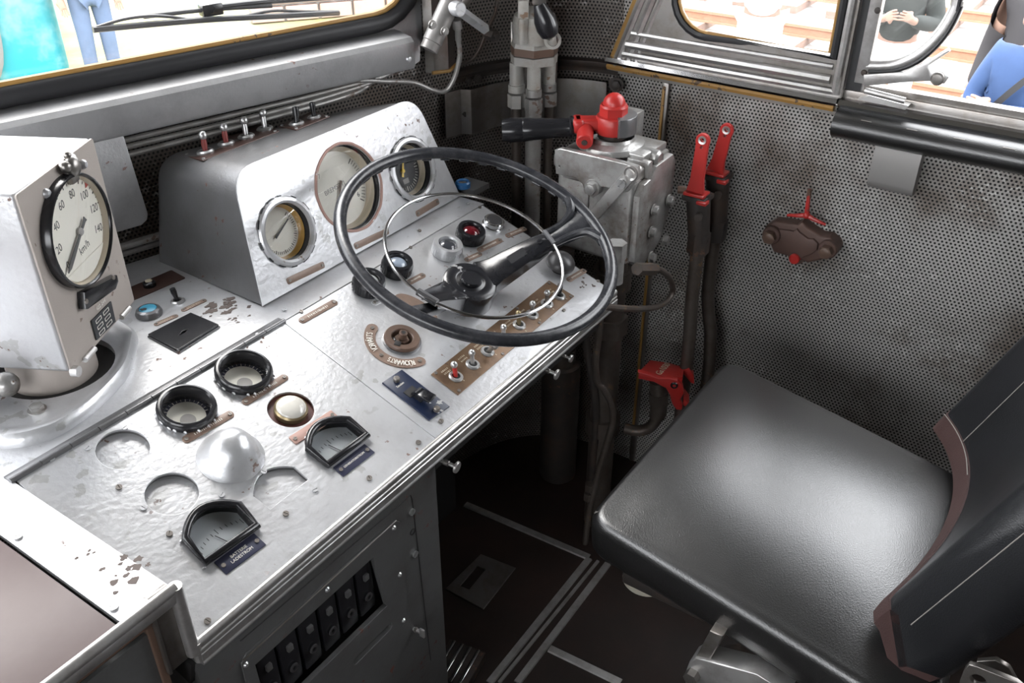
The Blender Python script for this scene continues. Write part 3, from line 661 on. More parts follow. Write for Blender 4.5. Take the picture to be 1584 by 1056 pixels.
thumb('thumb_screw', pyy(868, 549, .735), (.10, -1, -.06), .018, .0062, 'short thumb screw nearest the right end of the desk trim', False)
thumb('thumb_screw', FD.w(640, 972, .0), (.05, -1, 0), .014, .008, 'winged thumb screw low on the dark cupboard front', True)
# panel screws
SCR = ((193, 662), (135, 694), (200, 637), (80, 710), (184, 754), (262, 826), (305, 575), (343, 766), (442, 795), (487, 758), (408, 730), (647, 685), (321, 961), (682, 652), (466, 482), (399, 519), (608, 525), (222, 786), (571, 740))
for p in SCR: slot_screw('panel_screw', FP.M @ T(*FP.uv(*p), .0002), .0042 if p[1] > 500 else .0036, random.choice(('screw', 'screw', 'silver')), desk, DI)
for p in ((635, 383), (649, 357), (742, 321), (820, 528), (872, 480), (925, 435), (775, 348)): slot_screw('panel_screw', FP.M @ T(*FP.uv(*p), .0002), .0034, 'screw', desk, DI)
for p in ((440, 478), (648, 355), (724, 314)): slot_screw('top_screw', FT.M @ T(0, 0, -.001) @ T(*FT.uv(*p), 0), .004, 'silver', desk, DI)
for p in ((27, 828), (175, 937)): slot_screw('border_screw', FT.M @ T(0, 0, ZH-.906) @ T(*FT.uv(*p), 0), .0055, 'screw_bright', desk, DI)
# ---------------------------------------------------------------- side table left of the desk
tb = thing('side_table', 'mauve-brown linoleum side table with a bright metal edge at the lower left', 'table', T(.1, .9, 0))
TI = T(-.1, -.9, 0)
def tpart(b, name, mat): return b.build(name, mat, tb, TI)
tpart(MB().box((-.10, .895, ZH-.006), (.82, .325, .010), bev=.001), 'table_top', M_['lino'])
pr = [(.7325, ZH-.012)]+arcp(.7275, ZH-.005, .0075, 70, 215, 7)+[(.7205, ZH-.012), (.7215, ZH-.022), (.7245, ZH-.026), (.733, ZH-.026)]
n = len(pr); V = [(x, y, z) for x in (-.5, DL) for y, z in pr]
tpart(MB().raw(V, [tuple(range(n))[::-1], tuple(range(n, 2*n))]+[(i, (i+1) % n, n+(i+1) % n, n+i) for i in range(n)]), 'edge_trim', M_['alu'])
tpart(MB().box((-.06, .737, ZH-.034), (.82, .008, .012), bev=.002), 'brown_rail', M_['brown_part'])
tpart(MB().box((-.06, .742, .43), (.82, .006, .84)), 'cabinet_front', M_['pedestal'])
tpart(MB().box((DL-.036, .741, .62), (.010, .012, .50), bev=.002), 'cabinet_stile', M_['brown_part'])
MB().lathe([(0, 0), (.006, 0), (.0075, .0004), (.0085, 0)], None, 24)
# ---------------------------------------------------------------- instrument hood
hood = thing('instrument_hood', 'silver sloping instrument hood on the desk holding three round gauges', 'instrument hood', T(1.145, 1.25, ZH-.001))
HI = T(-1.145, -1.25, -(ZH-.001))
bx0, bx1 = .868, 1.4195; tx0, tx1 = .905, 1.372; HT = .222
fb = FH.M
def hp(x, v, off=0): return fb @ Vector((x, v, off))
rt_ = .055
def hood_outline(n=7):
    tl = (tx0, HT); tr = (tx1, HT); o = [(bx0, .0), (bx1, .0)]
    dR = Vector((tx1-bx1, HT)).normalized(); dL = Vector((tx0-bx0, HT)).normalized()
    for (c, d1, d2, r) in ((Vector(tr), -dR, Vector((-1, 0)), .045), (Vector(tl), Vector((1, 0)), -dL, .045)):
        a, b_ = c+d1*r, c+d2*r
        for k in range(n+1): t = k/n; o.append(tuple(a*(1-t)**2+c*2*t*(1-t)+b_*t*t))
    return o
ol = hood_outline(); nO = len(ol)
HG = [(443, 358, 41.5, 'L'), (540, 290, 50, 'M'), (637, 262, 33, 'R')]
hgc = []
for x, y, w, k in HG:
    u, v = FH.uv(x, y, .0); hgc.append((u, v, FH.rad(x, y, w), k))
fpm = plate(ol, [circ(u, v, r*(.985 if k != 'M' else 1.0)) for u, v, r, k in hgc], .004, .0012)
MB().me(fpm).build('face_plate', M_['silver'], hood, HI @ fb @ T(0, 0, .002))
b = MB(); V = []; back = []
for i, (x, v) in enumerate(ol): V.append(hp(x, v, 0))
for i, (x, v) in enumerate(ol):                       # the back outline, upright, close to the front wall
    f = v/HT; X = .874+(x-bx0)/(bx1-bx0)*(1.386-.874)
    xx = max(.872, min(1.386, X)); yy = 1.402-(xx-.872)*math.tan(TH)-.012
    V.append(Vector((xx+(.004 if x < 1.1 else -.004)*f, yy, ZH-.001+f*(.193-.0*(xx)))))
b.raw(V, [(i, (i+1) % nO, nO+(i+1) % nO, nO+i) for i in range(1, nO)]+[tuple(range(nO, 2*nO))])
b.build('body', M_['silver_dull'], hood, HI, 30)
b = MB(); b.tube([hp(x, v, .0) for x, v in ol[1:]+ol[:1]], .0016, 6, sm=0); b.build('edge_seam', M_['silver_dull'], hood, HI)
# gauges in the hood
def needle(L, tail, w, M, mat, name='needle', parent=None):
    return MB().prism([(-w, -tail), (w, -tail), (w*.35, L), (-w*.35, L)], 0, .0012, M).build(name, mat, parent)
def ticks(r0, r1, a0, a1, n, w, z, mat, parent, every=0, name='scale'):
    b = MB()
    for k in range(n+1):
        a = math.radians(a0+(a1-a0)*k/n); rr0 = r0-(.25*(r1-r0) if every and k % every == 0 else 0); ww = w*(1.7 if every and k % every == 0 else 1)
        b.prism([(rr0, -ww), (r1, -ww), (r1, ww), (rr0, ww)], 0, .0004, T(0, 0, z) @ RZ(math.degrees(a)))
    return b.build(name, mat, parent)
def words(s, size, M, mat, parent, name='lettering', ext=.0002): return MB().me(textm(s, size, ext)).build(name, mat, parent, M)
def hgauge(c, name, lab, bez, bezmat, depth, dialmat, ringmat, cat='gauge'):
    u, v, r, k = c; t = thing(name, lab, cat, fb @ T(u, v, .002)); ri = r*(.86 if bez else .99)
    if bez: MB().lathe([(r*1.06, 0), (r*1.07, .003), (r*1.02, .0065), (r*.93, .0075), (ri, .005), (ri, -.004)], None, 56).build('bezel', M_[bezmat], t)
    MB().lathe([(ri*1.005, .004 if bez else -.002), (ri*.985, -.012), (ri*.965, -.012), (ri*.965, -depth*.55)], None, 56).build('housing', M_['black'], t)
    MB().lathe([(ri*.965, -depth*.5), (ri*.88, -depth), (ri*.97, -depth-.001)], None, 56).build('dial_ring', M_[ringmat], t)
    MB().lathe([(0, -depth), (ri*.90, -depth), (ri*.90, -depth-.003), (0, -depth-.003)], None, 56).build('dial', M_[dialmat], t)
    MB().lathe([(ri*.965*math.sin(q*.012), -depth*.36+ri*.025*(math.cos(q*PI/40))) for q in range(0, 1)]+[(ri*.955*q/12, -depth*.36+ri*.025*(1-(q/12)**2)) for q in range(1, 13)], RX(6.5) , 56).build('glass', M_['hood_glass'], t)
    return t, ri, -depth
t, ri, d = hgauge(hgc[0], 'pressure_gauge', 'left gauge of the instrument hood, white dial with amber ring and chipped silver bezel', True, 'silver', .024, 'white_dial', 'ochre_ring')
ticks(ri*.70, ri*.80, -220, 40, 40, .0004, d+.0004, M_['ink'], t, 5); needle(ri*.62, .014, .002, T(0, 0, d+.003) @ RZ(-62), M_['ink'], 'needle', t)
b = MB()
for k in range(14):
    a = 2*PI*k/14+random.uniform(-.1, .1); r = hgc[0][2]; w_ = random.uniform(.05, .16)
    b.tube([(r*1.068*math.cos(a+w_*q), r*1.068*math.sin(a+w_*q), .0024) for q in (-1, -.3, .4, 1)], .0016, 6, sm=2)
b.build('bare_patches', M_['black_worn'], t)
t, ri, d = hgauge(hgc[1], 'brake_gauge', 'large middle gauge of the hood without bezel, cream dial behind the steering wheel rim', False, 'silver', .030, 'white_dial', 'cream_ring')
words('BREMSZYL', .0125, T(-.008, .004, d+.0003) @ RZ(4), M_['grey_disc'], t); words('6', .013, T(ri*.52, -ri*.33, d+.0003), M_['ink'], t, 'numeral'); words('7', .012, T(-ri*.46, ri*.45, d+.0003), M_['grey_disc'], t, 'numeral')
ticks(ri*.72, ri*.83, -40, 40, 14, .0005, d+.0004, M_['ink'], t, 7); needle(ri*.66, .015, .0024, T(0, 0, d+.003) @ RZ(150), M_['brown_part'], 'needle', t)
b = MB(); u, v, r, k = hgc[1]; b.tube([(r*(1.015+random.uniform(-.006, .014))*math.cos(2*PI*q/40), r*(1.015+random.uniform(-.006, .014))*math.sin(2*PI*q/40), .0002) for q in range(40)], .0028, 8, True, 3); b.build('rough_edge', M_['plate_pink'], t)
t, ri, d = hgauge(hgc[2], 'vacuum_gauge', 'small right gauge of the hood, black dial with yellow needle', True, 'silver', .026, 'dial_black', 'cream_ring')
ticks(ri*.66, ri*.80, -140, 130, 30, .0004, d+.0004, M_['white_ink'], t, 5); needle(ri*.50, .012, .0030, T(-ri*.1, 0, d+.003) @ RZ(-25), M_['needle_yellow'], 'needle', t)
MB().lathe([(0, .004), (.004, .004), (.0045, 0)], T(-ri*.1, 0, d+.002), 16).build('needle_hub', M_['needle_yellow'], t)
MB().box((-ri*.02, -ri*.42, d+.0004), (.016, .010, .0004)).build('maker_label', M_['grey_disc'], t)
b = MB()
for k in range(16):
    a = 2*PI*k/16+random.uniform(-.1, .1); r = hgc[2][2]; w_ = random.uniform(.05, .14)
    b.tube([(r*1.066*math.cos(a+w_*q), r*1.066*math.sin(a+w_*q), .0024) for q in (-1, -.3, .4, 1)], .0014, 6, sm=2)
b.build('bare_patches', M_['black_worn'], t)
# ---------------------------------------------------------------- small builders for the panel fittings
def name_plate(fr, p, q, w, lab, mat='plate', off=0, screws=2, text=None, tmat='white_ink', tsize=.006, rnd=None, squig=0, thick=.0016):
    M, L = fr.line(p, q, off); L += w*.75
    t = thing('name_plate', lab, 'name plate', M)
    MB().prism(rrect(L, w, (w*.45 if rnd is None else rnd)), 0, thick, None, .0004).build('plate', M_[mat], t)
    if screws:
        for s in (-1, 1): slot_screw('screw', T(s*(L/2-min(w*.42, .0055)), 0, thick), min(w*.22, .0030), 'screw', t)
    if text:
        for i, s in enumerate(text): words(s, tsize, T(0, (len(text)-1)*tsize*.55-i*tsize*1.1, thick+.0001), M_[tmat], t)
    if squig:
        b = MB(); x = -L*.27
        while x < L*.27:
            b.box((x, random.uniform(-.0003, .0003), thick+.0001), (.0012, w*random.uniform(.22, .36), .0002)); x += random.uniform(.0022, .0040)
        b.build('worn_lettering', M_[tmat], t)
    return t
M_['dull_red'] = paint('faded_red_sleeve', (.22, .035, .03), .45, 0, .2, .08, (.3, .28, .26), 200, .2)
def toggle(fr, p, lab, tip='screw_bright', shank='screw_bright', s=1.0, tilt=(12, 0), group=None, off=0, ball=True, black=False, cat='switch'):
    t = thing('toggle_switch', lab, cat, fr.at(*p, off), group)
    MB().lathe([(.0078*s, 0), (.0125*s, 0), (.0128*s, .002*s), (.0105*s, .0042*s), (.0075*s, .0042*s), (.0075*s, .001*s)], None, 28, True).build('ring_nut', M_['screw_bright'], t)
    MB().lathe([(0, .0022*s), (.0076*s, .0022*s), (.0076*s, 0)], None, 20).build('socket', M_['black_void'], t)
    A = RX(tilt[0]) @ RY(tilt[1])
    if black:
        MB().lathe([(.0042*s, 0), (.0038*s, .008*s), (.0055*s, .020*s), (.0050*s, .027*s), (0, .0285*s)], A, 18).build('lever', M_['black'], t)
    else:
        MB().lathe([(.0034*s, 0), (.0042*s, .012*s), (.0034*s, .021*s), (0, .021*s)], A, 16).build('lever', M_[shank], t)
        MB().ball((0, 0, .0245*s), .0060*s, (1, 1, 1.1), A, 18, 12).build('ball_tip', M_[tip], t)
    return t
def lamp(fr, p, hw, lab, bez, lensm, h=.024, mush=False):
    r = fr.rad(*p, hw, h*.6); u, v = fr.uv(*p, h*.7); t = thing('indicator_lamp', lab, 'lamp', fr.M @ T(u, v, 0))
    MB().lathe([(r*.97, 0), (r*1.0, .001), (r*1.0, h*.80), (r*.94, h), (r*.70, h*1.0), (r*.62, h*.82), (r*.62, h*.3)], None, 40).build('bezel', M_[bez], t)
    b = MB()
    for k in range(30): a = 12*k; b.box((r*1.0, 0, h*.38), (.0014, r*.09, h*.55), RZ(a))
    b.build('knurling', M_[bez], t)
    R = r*.66; b = MB(); b.lathe([(R, h*.55)]+[(R*math.cos(math.radians(a)), h*.55+R*.55*math.sin(math.radians(a))) for a in range(0, 91, 15)], None, 36); b.build('lens', M_[lensm], t)
    return t
def round_instrument(p, hw, lab, alt=0):
    u, v = FP.uv(*p, .008); r = FP.rad(*p, hw, .008); t = thing('panel_meter', lab, 'gauge', FP.M @ T(u, v, 0) @ RZ(alt))
    MB().lathe([(r*.99, 0), (r*1.02, .003), (r*1.03, .007), (r*1.0, .0125), (r*.95, .015), (r*.88, .0155), (r*.82, .0135), (r*.80, .009), (r*.79, -.004), (r*.79, -.011)], None, 64).build('bezel', M_['black'], t)
    MB().lathe([(0, -.011), (r*.79, -.011), (r*.79, -.014), (0, -.014)], None, 56).build('dial', M_['white_dial'], t)
    MB().lathe([(r*.66, -.0106), (r*.785, -.0106), (r*.785, -.0110), (r*.66, -.0110)], None, 56, True).build('scale_band', M_['navy'], t)
    ticks(r*.68, r*.76, -20, 200, 18, .0004, -.0104, M_['white_ink'], t, 3)
    MB().lathe([(0, -.0090), (r*.27, -.0090), (r*.27, -.0109), (0, -.0109)], T(-r*.10, -r*.20, 0), 40).build('needle_cover', M_['grey_disc'], t)
    MB().lathe([(0, .002), (r*.80, .002), (r*.80, .001), (0, .001)], None, 48).build('glass', M_['gauge_glass'], t)
    b = MB()
    for k in range(9): a = math.radians(150+20*k+random.uniform(-6, 6)); b.ball((r*1.015*math.cos(a), r*1.015*math.sin(a), .0035), .0030, (.55, 1.5, .9), RZ(math.degrees(random.uniform(-.0, .0))), 8, 6)
    b.build('paint_smears', M_['silver'], t)
    return t
M_['dial_grey'] = paint('grey_blue_dial', (.40, .43, .45), .5, 0, .06, 0, bst=0)
def d_meter(poly, lab, scr):
    c = (sum(p[0] for p in poly)/len(poly), sum(p[1] for p in poly)/len(poly)); q = [(x-c[0], y-c[1]) for x, y in poly]
    t = thing('edge_meter', lab, 'gauge', FP.M @ T(c[0], c[1], 0))
    o = grow(q, .0052); i1 = grow(q, -.0022)
    b = MB(); b.tube([(x, y, .0055) for x, y in q], .0058, 12, True, 1); b.build('frame', M_['black'], t)
    n = len(q); V = [(x, y, .004) for x, y in i1]+[(x, y, -.011) for x, y in i1]
    MB().raw(V, [(k, (k+1) % n, n+(k+1) % n, n+k) for k in range(n)]).build('well', M_['black'], t)
    MB().prism(i1, -.014, -.011).build('dial', M_['dial_grey'], t)
    w = max(x for x, y in i1); hb = min(y for x, y in i1)
    b = MB()
    for k in range(11): a = math.radians(140-10*k); b.box((w*1.15*math.cos(a), hb+w*.15+w*.95*math.sin(a)*.75, -.0108), (.0008, .005 if k % 5 else .009, .0003), None)
    b.build('scale', M_['ink'], t)
    b = MB(); b.tube([(.002, hb+.003, -.009), (-.006, hb+w*.75, -.009)], .0006, 6, sm=0); b.build('needle', M_['ink'], t)
    MB().prism(i1, .0, .0012).build('glass', M_['gauge_glass'], t)
    b = MB()
    for k in range(7): x, y = o[random.randrange(n)]; b.ball((x*.985, y*.985, .0022), .0024, (1.4, 1, .6), None, 8, 6)
    b.build('paint_smears', M_['silver'], t)
    return t
# ---------------------------------------------------------------- left panel fittings
round_instrument((289, 630), 47, 'round black-rimmed meter, the nearer left one of the pair behind the silver dome')
round_instrument((377, 574), 45, 'round black-rimmed meter, the farther right one of the pair beside the black cover plate')
d_meter(DG1, 'black-framed meter marked GENERATORSTROM near the front edge of the left panel', None)
d_meter(DG2, 'black-framed meter marked BATTERIE LADESTROM at the lower left of the panel', None)
name_plate(FP, (288, 680), (356, 641), .0135, 'brown name plate below the nearer round meter', squig=1)
name_plate(FP, (380, 622), (440, 584), .0135, 'brown name plate below the farther round meter', squig=1)
t = name_plate(FP, (457, 679), (513, 643), .017, 'bare pinkish plate between the milky lamp and the generator meter', 'plate_pink', rnd=.002)
name_plate(FP, (529, 726), (566, 698), .0215, 'navy plate reading GENERATORSTROM in white', 'navy', text=['GENERATORSTROM'], tsize=.0047, rnd=.001)
name_plate(FP, (349, 873), (394, 840), .024, 'navy plate reading BATTERIE LADESTROM in white', 'navy', text=['BATTERIE', 'LADESTROM'], tsize=.0062, rnd=.001)
u, v = FP.uv(450, 633); r = FP.rad(450, 633, 37)
t = thing('indicator_lamp', 'milky white lamp sunk in a round maroon recess on the left panel', 'lamp', FP.M @ T(u, v, 0))
M_['maroon'] = paint('maroon_disc', (.11, .04, .035), .4, 0, .1, 0, bst=.1)
M_['brass'] = paint('tarnished_brass', (.30, .24, .14), .35, .8, .1, 0, bst=.1)
MB().lathe([(0, -.007), (r*1.02, -.007), (r*1.02, -.0008)], None, 48).build('recess', M_['maroon'], t)
MB().lathe([(r*.69, -.007), (r*.72, -.004), (r*.72, .003), (r*.66, .006), (r*.62, .004)], None, 44).build('bezel', M_['brass'], t)
MB().lathe([(r*.655*math.cos(math.radians(a)), .003+r*.33*math.sin(math.radians(a))) for a in range(0, 91, 10)], None, 40).build('lens', M_['lens_milk'], t)
u, v = FP.uv(357, 706); r = FP.rad(357, 706, 54)
dm = MB(); dm.lathe([(r, 0), (r*.97, .0035), (r*.88, .008), (r*.72, .022), (r*.5, .037), (r*.25, .045), (0, .047)], None, 56)
tag(dm.build('domed_cover', M_['silver'], None, FP.M @ T(u, v, 0)), 'smooth silver domed cover in the middle of the left panel', 'cover')
# ---------------------------------------------------------------- level top fittings
FT2 = Fr(T(0, 0, ZH-.001))
cv = thing('cover_plate', 'black rectangular cover plate with a diamond slot on the level desk top', 'cover', T(*FT2.w(284, 514, .006)))
cq = [FT2.w(*p, .006)-FT2.w(284, 514, .006) for p in ((230, 517), (275, 541), (337, 502), (295, 484))]
MB().me(plate([(p.x, p.y) for p in cq], [[(-.013, -.002), (-.002, -.0045), (.012, .001), (.001, .0045)]], .004, .0006)).build('plate', M_['black_worn'], cv, T(0, 0, .001))
MB().prism(grow([(p.x, p.y) for p in cq], .002), -.006, -.003).build('base_gasket', M_['silver_dull'], cv)
bt = thing('push_button', 'round push button with cracked turquoise cap left of the black cover plate', 'button', T(*FT2.w(231, 486)))
r = FT2.rad(231, 484, 21)
MB().lathe([(r, 0), (r*1.02, .004), (r*.9, .010), (r*.70, .0125), (r*.66, .011), (r*.66, .006)], None, 36).build('collar', M_['silver_dull'], bt)
MB().lathe([(r*.66, .006), (r*.64, .012), (r*.5, .0135), (0, .0138)], None, 32).build('cap', M_['cyan'], bt)
MB().prism([(-.004, .002), (-.012, .006), (-.012, -.001), (-.007, -.005), (-.003, -.002)], .0136, .0142).build('broken_hole', M_['black_void'], bt)
toggle(FT2, (275, 466), 'lone black toggle switch on the level desk top behind the cover plate', black=True, s=.95, tilt=(-8, -6))
pl_b = thing('lamp_plate', 'dark plate with a small amber lamp on the desk behind the speedometer', 'lamp', T(*FT2.w(232, 443)))
M, L = FT2.line((203, 462), (262, 437)); 
MB().prism(rrect(.115, .045, .003), 0, .0015, Matrix.Translation((0, 0, 0)) @ M.to_3x3().to_4x4()).build('plate', M_['plate_dark'], pl_b)
MB().lathe([(.011, .0015), (.011, .008), (.007, .011), (0, .0115)], None, 24).build('collar', M_['black_worn'], pl_b)
MB().ball((0, 0, .011), .006, (1, 1, .7)).build('lens', M_['cream_ring'], pl_b)
name_plate(FT2, (284, 480), (316, 465), .010, 'thin worn name plate beside the lone black toggle', squig=1, tmat='cream_ring')
name_plate(FT2, (242, 502), (272, 489), .010, 'thin worn name plate between the turquoise button and the cover plate', squig=1, tmat='cream_ring')
M_['bare'] = paint('bare_brown_metal', (.11, .085, .075), .7, 0, .2, 0, bst=.3)
def flake(fr, px, py, w, n, name='flaked_patch'):
    b = MB(); c = fr.uv(px, py)
    for k in range(n):
        r = random.uniform(.002, .009)*w; x, y = c[0]+random.gauss(0, .018*w), c[1]+random.gauss(0, .010*w)
        q = [(x+r*random.uniform(.4, 1.2)*math.cos(2*PI*j/11), y+r*random.uniform(.3, 1.0)*math.sin(2*PI*j/11)) for j in range(11)]
        b.prism(q, .0001, .0003+.00003*k)
    return dpart(b, name, M_['bare'], fr.M)
flake(FT2, 345, 475, 1.3, 26); flake(FT2, 372, 490, .7, 8); flake(FT2, 190, 893, .9, 9); flake(FT2, 175, 870, .6, 6); flake(FT2, 130, 860, .4, 4); flake(FP, 905, 440, .6, 9)
# ---------------------------------------------------------------- hood name plates and top switches
M_['plate_strip'] = M_['plate']
for p, q, l in (((447, 434), (498, 410), 'brown name strip under the left hood gauge'), ((551, 380), (598, 358), 'brown name strip under the large middle hood gauge'), ((646, 330), (676, 312), 'brown name strip under the small right hood gauge')):
    name_plate(FH, p, q, .0125, l, off=.002, screws=2, rnd=.004)
# the hood's top plane: through three of its points
a_, b_, c_ = hp(tx0+.05, HT), hp(tx1-.05, HT), V[nO+nO//2] if False else None
zb_ = ZH-.001+.193; yb_ = 1.402-(1.13-.872)*math.tan(TH)-.012
pA = hp(1.138, HT); pB = Vector((1.13, yb_, zb_)); ydir = (pB-pA).normalized(); zdir = Vector((1, 0, 0)).cross(ydir).normalized()
FHT = Fr(basis(pA, (1, 0, 0), ydir, zdir))
sp1 = [FHT.uv(*p, .004) for p in ((281, 241), (313, 248), (434, 203), (404, 190))]; sp2 = [FHT.uv(*p, .004) for p in ((430, 196), (458, 201), (511, 180), (486, 172))]
def quad_plate(name, fr, qd, lab, mat, th=.002, lift=0):
    c = (sum(p[0] for p in qd)/4, sum(p[1] for p in qd)/4); t = thing(name, lab, 'plate', fr.M @ T(c[0], c[1], lift))
    MB().prism([(x-c[0], y-c[1]) for x, y in qd], 0, th, None, .0004).build('plate', M_[mat], t); return t, c
t, c = quad_plate('switch_plate', FHT, sp1, 'long dark brown plate on top of the hood carrying four silver toggles', 'plate_dark', .002, .003)
for x, y in sp1: slot_screw('screw', T((x-c[0])*.94, (y-c[1])*.86, .002), .003, 'screw_bright', t)
t, c = quad_plate('switch_plate', FHT, sp2, 'shorter dark brown plate on top of the hood carrying two black toggles', 'plate_dark', .002, .003)
for x, y in sp2: slot_screw('screw', T((x-c[0])*.9, (y-c[1])*.84, .002), .003, 'screw_bright', t)
HS = 'toggle switches on top of the hood'
for p, l, k in (((318, 236), 'toggle on top of the hood with red shank, farthest left', 'dull_red'), ((350, 223), 'toggle on top of the hood with red shank, second from the left', 'dull_red'), ((381, 212), 'silver toggle on top of the hood, third from the left', 'screw_bright'), ((410, 200), 'silver toggle on top of the hood, fourth from the left', 'screw_bright')):
    toggle(FHT, p, l, shank=k, s=1.22, tilt=(0, 8), group=HS, off=.005)
toggle(FHT, (459, 192), 'black toggle on top of the hood, second from the right', black=True, s=1.15, tilt=(0, 12), group=HS, off=.005)
toggle(FHT, (486, 182), 'thin upright black toggle on top of the hood, farthest right', black=True, s=1.05, tilt=(0, 6), group=HS, off=.005)
# blue ringed lamp on its bracket right of the hood
q4 = [FT2.w(*p, .0)for p in ((701, 293), (733, 303), (757, 291), (722, 281))]
cc = sum(q4, Vector())/4; bl = thing('indicator_lamp', 'blue-rimmed lamp on a small dark bracket right of the hood', 'lamp', T(cc.x, cc.y, ZH-.001))
MB().prism([(p.x-cc.x, p.y-cc.y) for p in q4], .0, .012).build('bracket', M_['pedestal'], bl)
q = FT2.w(716, 287, .015)-cc; M_['blue_rim'] = paint('blue_ring', (.02, .11, .28), .35, 0, .1, 0, bst=.1)
MB().lathe([(.016, .012), (.0165, .022), (.0135, .026), (.010, .023), (.010, .018)], T(q.x, q.y, 0), 30).build('rim', M_['blue_rim'], bl)
MB().lathe([(.0105, .018), (.008, .0225), (0, .0235)], T(q.x, q.y, 0), 24).build('lens', M_['lens_dark'], bl)
# ---------------------------------------------------------------- right panel fittings
name_plate(FP, (467, 496), (517, 468), .0135, 'brown name plate at the upper left corner of the steering panel', squig=1)
sel = thing('selector_switch', 'brown round direction selector with arc plate reading VORWÄRTS and RÜCKWÄRTS', 'switch', FP.M @ T(*FP.uv(622, 523, .006), 0))
r = FP.rad(622, 523, 28.5, .008)
MB().lathe([(r*.98, 0), (r, .002), (r*.99, .0075), (r*.93, .010), (r*.62, .010), (r*.56, .0085), (r*.56, -.012), (0, -.012)], None, 48).build('ring', M_['brown_part'], sel)
MB().lathe([(r*.98, -.001), (r*1.06, .0), (r*1.06, .0035), (r*.98, .004)], None, 48).build('base_ring', M_['silver_dull'], sel)
MB().box((-r*.62, r*.10, .0035), (r*.34, r*.34, .016), RZ(25), .001).build('notch', M_['black_void'], sel)
sp_ = MB(); sp_.cyl((0, 0, -.012), (0, 0, .006), r*.40, seg=6); sp_.cyl((0, 0, .006), (0, 0, .020), r*.23, seg=24, bev=.001); sp_.build('spindle', M_['brown_part'], sel)
MB().lathe([(r*.10, .0203), (r*.12, .0206), (0, .0203)], None, 16).build('spindle_bore', M_['black_void'], sel)
R0, R1 = r*1.42, r*2.04
A0, A1 = 108, 256
ar_ = [(R1*math.cos(math.radians(a)), R1*math.sin(math.radians(a))) for a in range(A0, A1+1, 4)]
mR = (R0+R1)/2; hR = (R1-R0)/2
for k in range(1, 6): a = math.radians(A1); q = math.radians(180*k/6); ar_.append((math.cos(a)*(mR+hR*math.cos(q))-math.sin(a)*hR*math.sin(q), math.sin(a)*(mR+hR*math.cos(q))+math.cos(a)*hR*math.sin(q)))
ar_ += [(R0*math.cos(math.radians(a)), R0*math.sin(math.radians(a))) for a in range(A1, A0-1, -4)]
for k in range(1, 6): a = math.radians(A0); q = math.radians(180+180*k/6); ar_.append((math.cos(a)*(mR+hR*math.cos(q))-math.sin(a)*hR*math.sin(q), math.sin(a)*(mR+hR*math.cos(q))+math.cos(a)*hR*math.sin(q)))
arcpl = MB().me(plate(ar_, [], .0016)).build('arc_plate', M_['plate'], sel, T(0, 0, .0018))
def arctext(s, r_, amid, da, size, parent, flip):
    for i, ch in enumerate(s):
        a = amid+(i-(len(s)-1)/2)*da
        MB().me(textm(ch, size, .0002)).build('letter', M_['white_ink'], parent, RZ(a) @ T(r_, 0, .0017) @ RZ(-90) @ Matrix.Diagonal((.62, 1, 1, 1)))
arctext('VORWÄRTS', mR, 146, -5.8, .0155, arcpl, False)
arctext('RÜCKWÄRTS', mR, 220, -5.4, .0150, arcpl, True)
for a in (A0+1, (A0+A1)/2, A1-1): slot_screw('screw', RZ(a) @ T(mR, 0, .0001), .0034, 'screw', arcpl)
# sanding rocker on navy plate
q4 = [FP.uv(*p) for p in ((591, 593), (664, 651), (695, 630), (621, 573))]
c = (sum(p[0] for p in q4)/4, sum(p[1] for p in q4)/4)
sw = thing('rocker_switch', 'chipped navy blue plate with a grey rocker lever and two bolts, marked Sanden', 'switch', FP.M @ T(c[0], c[1], 0))
lq = [Vector((x-c[0], y-c[1], 0)) for x, y in q4]
MB().prism([(p.x, p.y) for p in lq], 0, .003, None, .0006).build('plate', M_['blue_plate'], sw)
def lp_(px, py, off=.003): u, v = FP.uv(px, py, off); return Vector((u-c[0], v-c[1], off))
for p in ((613, 588), (675, 634)): 
    w_ = lp_(*p); MB().lathe([(0, .007), (.004, .0068), (.0055, .005), (.0055, 0)], T(w_.x, w_.y, .003), 20).build('bolt', M_['screw'], sw)
ax = (lq[1]-lq[0]).normalized(); an = math.degrees(math.atan2(ax.y, ax.x))
w_ = lp_(636, 606); MB().box((w_.x, w_.y, .0032), (.022, .015, .002), None).build('slot', M_['black_void'], sw)
w_ = lp_(648, 613); S = T(w_.x, w_.y, .003) @ RZ(an)
MB().cyl((-.0, -.008, .002), (-.0, .008, .002), .011, seg=24, M=S).build('rocker', M_['black_worn'], sw)
MB().box((.016, 0, .010), (.024, .020, .006), S @ RY(-12), .0015).build('lever_tip', M_['black_worn'], sw)
w_ = lp_(619, 595); MB().me(textm('Sanden', .006, .0002)).build('lettering', M_['white_ink'], sw, T(w_.x, w_.y, .0032))
